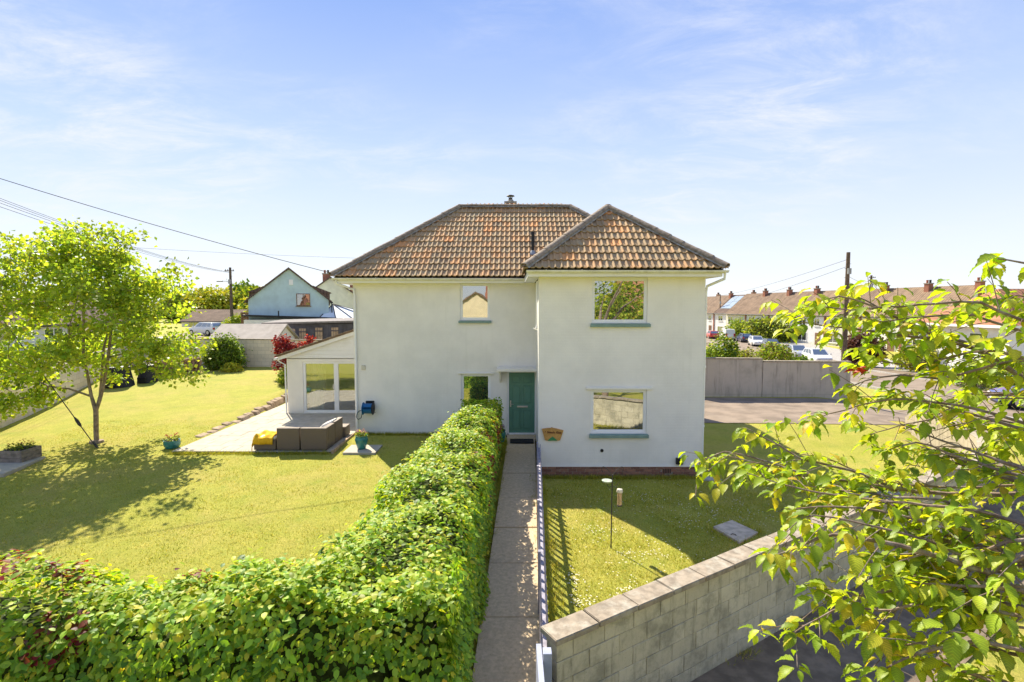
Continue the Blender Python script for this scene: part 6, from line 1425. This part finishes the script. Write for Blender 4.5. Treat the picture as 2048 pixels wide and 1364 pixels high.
# houses across the street behind the viewer, seen mirrored in the windows
gable_house('cream_house', 'cream house with brown gabled roof mirrored in the small upper window', (-3.75, -20, -1.0), math.pi, 8.5, 10, 4.1, 2.55, M['p_cream'], M['roof_brown'], 'y', chims=[(-1.2, 4.5, 0.8, 0.8, 7.9, 2)], wins=[(2.9, 2.2, 0.7, 0.9)])
gable_house('cream_house', 'taller cream gable behind, mirrored at the right of the small upper window', (-0.9, -26, -1.0), math.pi, 7.0, 10, 5.0, 2.6, M['p_cream'], M['roof_brown'], 'y', chims=[(0.4, 2.0, 0.8, 0.8, 8.6, 2)])
gable_house('orange_roofed_house', 'orange-roofed house mirrored in the large upper window', (15.5, -22, -1.0), math.pi, 9, 9, 4.6, 3.6, M['p_brick'], M['roof_orange'], 'x')
for (l_, c_, r_) in (('leafy green tree mirrored in the large upper window', (8.2, -7.5, 3.4), (3.4, 3.0, 2.9)), ('darker green tree mirrored low in the large upper window', (5.2, -11, 1.8), (2.6, 2.4, 2.6)), ('yellow-green bush mirrored at the right of the upper window', (12.5, -12, 1.8), (3.0, 2.4, 2.6))):
    bush('street_tree', l_, 'tree', c_, r_, 170, 40, 0.26, [G['mid'], G['lime'], G['dark'], G['yellow']], [0.35, 0.3, 0.2, 0.15], group='trees across the street', lo=0.35)

# ------------------------------------------------------------------ telegraph poles and wires
def pole(label, x, y, top, r=0.13, arms=1, lamp=False, steps=True, group='telegraph poles'):
    zb = zg(x, y); root = thing('telegraph_pole', label, 'pole', (x, y, zb), group)
    MB().tube([(x, y, zb-0.3), (x, y, top)], [r*1.25, r*0.8], 10).build('post', M['pole'], root, smooth=True)
    for i in range(arms):
        z = top-0.45-i*0.5; MB().box(x-0.55, x+0.55, y-r*1.0-0.06, y-r*0.95, z, z+0.09).build('crossarm', M['pole'], root)
        for s in (-0.45, -0.18, 0.18, 0.45): MB().lathe([(0.035, 0), (0.05, 0.05), (0.03, 0.09), (0.04, 0.14), (0.01, 0.17)], (x+s, y-r-0.03, z+0.09), 8).build('insulator', M['iron'], root)
    MB().box(x-0.14, x+0.14, y-r-0.12, y-r+0.02, top-1.9, top-1.4).build('junction_box', M['pole_metal'], root)
    if steps:
        for i in range(7): s = -1 if i % 2 else 1; MB().tube([(x, y, top-1.0-i*0.4), (x+s*0.28, y, top-1.0-i*0.4)], 0.015, 5).build('step_iron', M['iron'], root)
    if lamp:
        MB().tube([(x, y, top-1.75), (x-0.5, y-0.1, top-1.6), (x-0.9, y-0.15, top-1.6)], 0.03, 6).build('lamp_arm', M['pole_metal'], root); MB().box(x-1.5, x-0.85, y-0.27, y-0.05, top-1.68, top-1.53).build('lamp_head', M['pole_metal'], root, bevel=0.03)
    return root
pole('telegraph pole with a street lamp arm left of the pale blue house', -32.8, 60, 8.85, 0.16, lamp=True)
pole('tall dark telegraph pole above the cherry leaves on the right', 29.3, 45, 9.0, 0.19, arms=0)
pole('shorter telegraph pole right of the tall one, behind the terrace roofs', 59.3, 85, 9.5, 0.2, arms=2)
pole('thin distant telegraph pole among the far terraces', 45.0, 111, 6.9, 0.12, arms=0, steps=False)
pole('telegraph pole standing outside the left edge with the garden stay wire', -17.9, 15.3, 8.95, 0.14, arms=2)
def wire(label, a, b, sag, r=0.012, n=24):
    a, b = Vector(a), Vector(b); m = MB(); m.tube([a.lerp(b, i/n) - Vector((0, 0, sag*4*(i/n)*(1-i/n))) for i in range(n+1)], r, 5)
    tag(m.build('overhead_cable', M['wire']), label, 'cable', 'overhead cables')
wire('thick overhead cable from the upper left down to the house eaves', (-17.9, 15.3, 8.9), (-5.72, 16.6, 5.28), 0.12, 0.011)
for i, (dx, dz, l_) in enumerate(((-0.45, 0.0, 'topmost'), (-0.18, -0.2, 'second'), (0.18, -0.45, 'third'), (0.45, -0.7, 'lowest'))):
    wire('%s of the four thin cables crossing the upper left sky' % l_, (-17.9+dx, 15.3, 8.7+dz), (-32.8+dx, 60, 8.4+dz*0.3), 0.5, 0.009)
wire('long faint cable crossing the sky behind the lawn tree', (-60, 52, 11.8), (-5, 60, 9.6), 0.5, 0.014)
wire('upper cable leaving the tall right-hand pole', (29.3, 45, 8.4), (45.0, 111, 6.8), 0.4, 0.016); wire('lower cable leaving the tall right-hand pole', (29.3, 45, 7.8), (43.5, 107, 5.0), 0.5, 0.016)
wire('thin cable between the two right-hand poles', (29.3, 45, 7.0), (59.3, 85, 8.8), 0.5, 0.014)
st = thing('stay_wire', 'steel stay wire with turnbuckle anchored at the foot of the lawn tree', 'stay wire', (-12.55, 15.25, 0))
MB().tube([(-12.5, 15.22, -0.1), (-15.2, 15.26, 3.9), (-17.85, 15.3, 8.0)], 0.014, 6).build('cable', M['iron'], st)
MB().tube([(-12.98, 15.225, 0.62), (-13.03, 15.226, 0.69), (-13.10, 15.227, 0.80), (-13.17, 15.228, 0.90)], [0.02, 0.045, 0.045, 0.02], 8).build('turnbuckle', M['iron'], st)
MB().tube([(-12.46, 15.22, -0.1), (-12.66, 15.22, 0.17)], 0.03, 8).build('anchor_rod', M['iron'], st)

# ------------------------------------------------------------------ cars
CP = {}
def carpaint(n, c):
    if n not in CP: CP[n] = mat('car_paint_'+n, c, 0.28, 0.02, 1, spec=0.5, coat=0.8)
    return CP[n]
def car(label, x, y, ang, colour, kind='hatch', name='parked_car', cat='car', z=None):
    zb = zg(x, y)+0.06 if z is None else z; r = thing(name, label, cat, (x, y, zb), 'cars parked along the road', ang)
    b = lambda mb, nm, mt, p=r, **k: mb.build(nm, mt, p, local=True, **k)
    pm = carpaint(*colour); van = kind == 'van'; L = 2.25 if kind == 'estate' or van else 2.0; W = 0.9 if van else 0.86; H = 1.95 if van else 1.47
    S = [(-L, 0.80, 0.36, 0.72, 0.84), (-L+0.08, 0.92, 0.26, 0.80, 0.98), (-L+0.7, 1, 0.22, 0.8, 0.98), (0, 1, 0.2, 0.78, 0.95), (L-1.0, 1, 0.2, 0.76, 0.93), (L-0.35, 0.96, 0.22, 0.66, 0.80), (L-0.06, 0.84, 0.28, 0.56, 0.68), (L, 0.70, 0.36, 0.5, 0.58)]
    vs_, fs = [], []
    for (yy, k, z0, zm, zs) in S:
        w = W*k; vs_ += [(-w*0.9, yy, z0), (-w, yy, z0+0.16), (-w, yy, zm), (-w*0.93, yy, zs), (w*0.93, yy, zs), (w, yy, zm), (w, yy, z0+0.16), (w*0.9, yy, z0)]
    for i in range(len(S)-1):
        for j in range(8): fs.append((i*8+j, i*8+(j+1) % 8, (i+1)*8+(j+1) % 8, (i+1)*8+j))
    fs += [tuple(range(7, -1, -1)), tuple((len(S)-1)*8+j for j in range(8))]
    b(MB().add(vs_, fs), 'body', pm, smooth=True)
    rb, rt, ft, fb = (-L+0.06, -L+0.14, L-1.25, L-0.62) if van else ((-L+0.08, -L+0.35, L-1.75, L-0.95) if kind != 'estate' else (-L+0.08, -L+0.3, L-1.9, L-1.1))
    zs, zr = 0.93, H; wb, wt = W*0.91, W*0.72 if not van else W*0.84
    C8 = [(-wb, rb, zs), (wb, rb, zs), (wb, fb, zs-0.03), (-wb, fb, zs-0.03), (-wt, rt, zr-0.04), (wt, rt, zr-0.04), (wt, ft, zr), (-wt, ft, zr)]
    b(MB().hexa(C8), 'cabin', pm, bevel=0.05)
    C8 = [Vector(p) for p in C8]
    def pane(i, j, k, l, mu, mv, u1=None):
        A, B, C_, D = C8[i], C8[j], C8[k], C8[l]; n = (B-A).cross(D-A).normalized(); ctr = Vector((0, 0, 1.1))
        if n.dot((A+C_)/2-ctr) < 0: n = -n
        pt = lambda u, v: A.lerp(B, u).lerp(D.lerp(C_, u), v) + n*0.012
        u0, u1_ = mu if isinstance(mu, tuple) else (mu, 1-mu); q = [pt(u0, mv), pt(u1_, mv), pt(u1_, 1-mv*0.8), pt(u0, 1-mv*0.8)]
        b(MB().add(q + [p - n*0.008 for p in q], [(0, 1, 2, 3), (7, 6, 5, 4), (0, 4, 5, 1), (1, 5, 6, 2), (2, 6, 7, 3), (3, 7, 4, 0)]), 'car_window', M['glass_far'])
    pane(0, 1, 5, 4, 0.1, 0.14); pane(2, 3, 7, 6, 0.07, 0.1)
    if van: pane(1, 2, 6, 5, (0.66, 0.92), 0.14); pane(0, 3, 7, 4, (0.66, 0.92), 0.14)
    else:
        for a in ((0.09, 0.3), (0.34, 0.6), (0.64, 0.9)): pane(1, 2, 6, 5, a, 0.14); pane(0, 3, 7, 4, a, 0.14)
    for sx in (-1, 1):
        for yy in (-L+0.72, L-0.78):
            wv_ = b(MB().lathe([(0.2, -0.1), (0.315, -0.1), (0.325, 0), (0.315, 0.1), (0.2, 0.1)], (sx*(W-0.09), yy, 0.325), 18, 'x'), 'wheel', M['tyre'], smooth=True)
            b(MB().lathe([(0.19, -0.104), (0.2, 0.0), (0.19, 0.104)], (sx*(W-0.09), yy, 0.325), 14, 'x'), 'rim', M['rim'], wv_)
        b(MB().box(sx*W*0.72-0.12, sx*W*0.72+0.12, -L-0.006, -L+0.1, 0.66, 0.9 if not van else 1.2), 'tail_light', M['lamp_red']); b(MB().box(sx*W*0.6-0.15, sx*W*0.6+0.15, L-0.12, L-0.0, 0.52, 0.66), 'headlight', M['lamp_clear'])
        b(MB().box(sx*(W+0.07)-0.07, sx*(W+0.07)+0.07, fb-0.25, fb-0.13, 0.95, 1.07), 'wing_mirror', pm)
    b(MB().box(-0.26, 0.26, -L-0.012, -L+0.05, 0.5, 0.61), 'number_plate', mat('plate', (0.7, 0.6, 0.1), 0.5)); b(MB().box(-0.26, 0.26, L-0.05, L+0.012, 0.36, 0.47), 'number_plate', M['upvc'])
    b(MB().box(-W*0.86, W*0.86, -L-0.015, L-0.05, 0.2, 0.34), 'sill_trim', M['black'])
    return r
ra = lambda dx, dy: math.atan2(dy, dx) - math.pi/2
WHT = ('white', (0.75, 0.75, 0.74)); NAVY = ('navy', (0.02, 0.035, 0.09)); RED = ('red', (0.5, 0.03, 0.025)); BLUE = ('blue', (0.025, 0.06, 0.30)); SIL = ('silver', (0.42, 0.43, 0.45)); DKG = ('graphite', (0.05, 0.052, 0.058)); PALE = ('pale_green', (0.45, 0.52, 0.48))
car('blue hatchback at the right edge beyond the garden wall', 25.6, 23.9, rad(62), BLUE, 'estate')
car('white hatchback low in the gaps of the cherry leaves beside the tall pole', 30.8, 51.5, ra(-3, -15), WHT)
car('silver car parked behind the white one, half hidden by cherry leaves', 32.4, 58, ra(-3, -15), SIL)
car('dark grey hatchback facing the camera, right of the white one in the row', 35.3, 69.5, ra(-3.5, -15), DKG)
car('white hatchback facing the camera in the middle of the parked row', 34.6, 72, ra(-3.5, -15), WHT) if False else car('white hatchback facing the camera in the middle of the parked row', 36.6, 76.5, ra(-3.5, -15), WHT)
car('dark blue hatchback seen from behind, left of the white one in the row', 38.6, 85, ra(2.5, 15), NAVY)
car('white van standing in front of the red car in the parked row', 38.3, 91, ra(2.5, 15), WHT, 'van', 'parked_van', 'van')
car('red hatchback near the far end of the parked row', 37.2, 95, ra(2.5, 15), RED)
car('dark car at the far end of the road by the buff houses', 38.2, 106, ra(2, 15), NAVY)
car('pale green-grey car parked on the near side behind the bush', 23.8, 58, ra(3.5, 15), PALE)
car('white car parked far left beyond the rear wall', -35.0, 58.5, rad(70), WHT); car('second white car just behind the far left one', -33.2, 62, rad(70), WHT)
# ------------------------------------------------------------------ shrubs on the right
bush('shrub', 'green bush right of the white gate pier above the grey wall', 'shrub', (11.2, 27.2, 1.55), (0.85, 0.7, 1.0), 90, 44, 0.15, [G['mid'], G['dark'], G['lime']], [0.5, 0.3, 0.2])
bush('shrub', 'pale yellowish bush on the grey wall next to the gate pier bush', 'shrub', (12.6, 27.8, 1.2), (0.8, 0.6, 0.65), 50, 36, 0.13, [(0.33, 0.29, 0.10), G['lime'], G['olive']], [0.5, 0.3, 0.2])
bush('shrub', 'loose green bush in the middle above the grey wall', 'shrub', (15.2, 29.5, 1.3), (1.0, 0.7, 0.75), 70, 40, 0.15, [G['mid'], G['lime'], (0.2, 0.13, 0.06)], [0.45, 0.35, 0.2])
bush('shrub', 'small dark bush at the lower end of the grey wall', 'shrub', (16.9, 29.9, 0.7), (0.8, 0.6, 0.6), 50, 36, 0.14, [G['mid'], G['dark']], [0.5, 0.5])
bush('roadside_bush', 'large rounded olive bush in front of the white terrace', 'bush', (43.0, 86, 0.2), (3.4, 3.5, 2.0), 150, 40, 0.42, [G['olive'], G['lime'], G['mid']], [0.4, 0.3, 0.3])
bush('roadside_bush', 'smaller green bush left of the olive one across the road', 'bush', (43.0, 95, 0.0), (2.6, 3, 1.7), 100, 36, 0.42, [G['mid'], G['lime']], [0.6, 0.4])
bush('purple_shrub', 'dark purple-brown shrub beside the tall telegraph pole', 'shrub', (31.9, 46.5, 0.3), (1.5, 1.3, 1.5), 110, 40, 0.25, [(0.10, 0.045, 0.04), (0.16, 0.07, 0.05)], [0.6, 0.4])
bush('roadside_hedge', 'yellow-green hedge across the road behind the cherry leaves', 'hedge', (34.2, 41.5, 0.1), (2.6, 1.4, 1.2), 120, 40, 0.24, [G['olive'], G['lime'], G['yellow']], [0.4, 0.35, 0.25])
bush('roadside_hedge', 'green hedge behind the blue car at the right edge', 'hedge', (29.6, 30.5, -0.1), (2.2, 3.0, 0.9), 120, 40, 0.2, [G['mid'], G['olive'], G['lime']], [0.4, 0.35, 0.25])
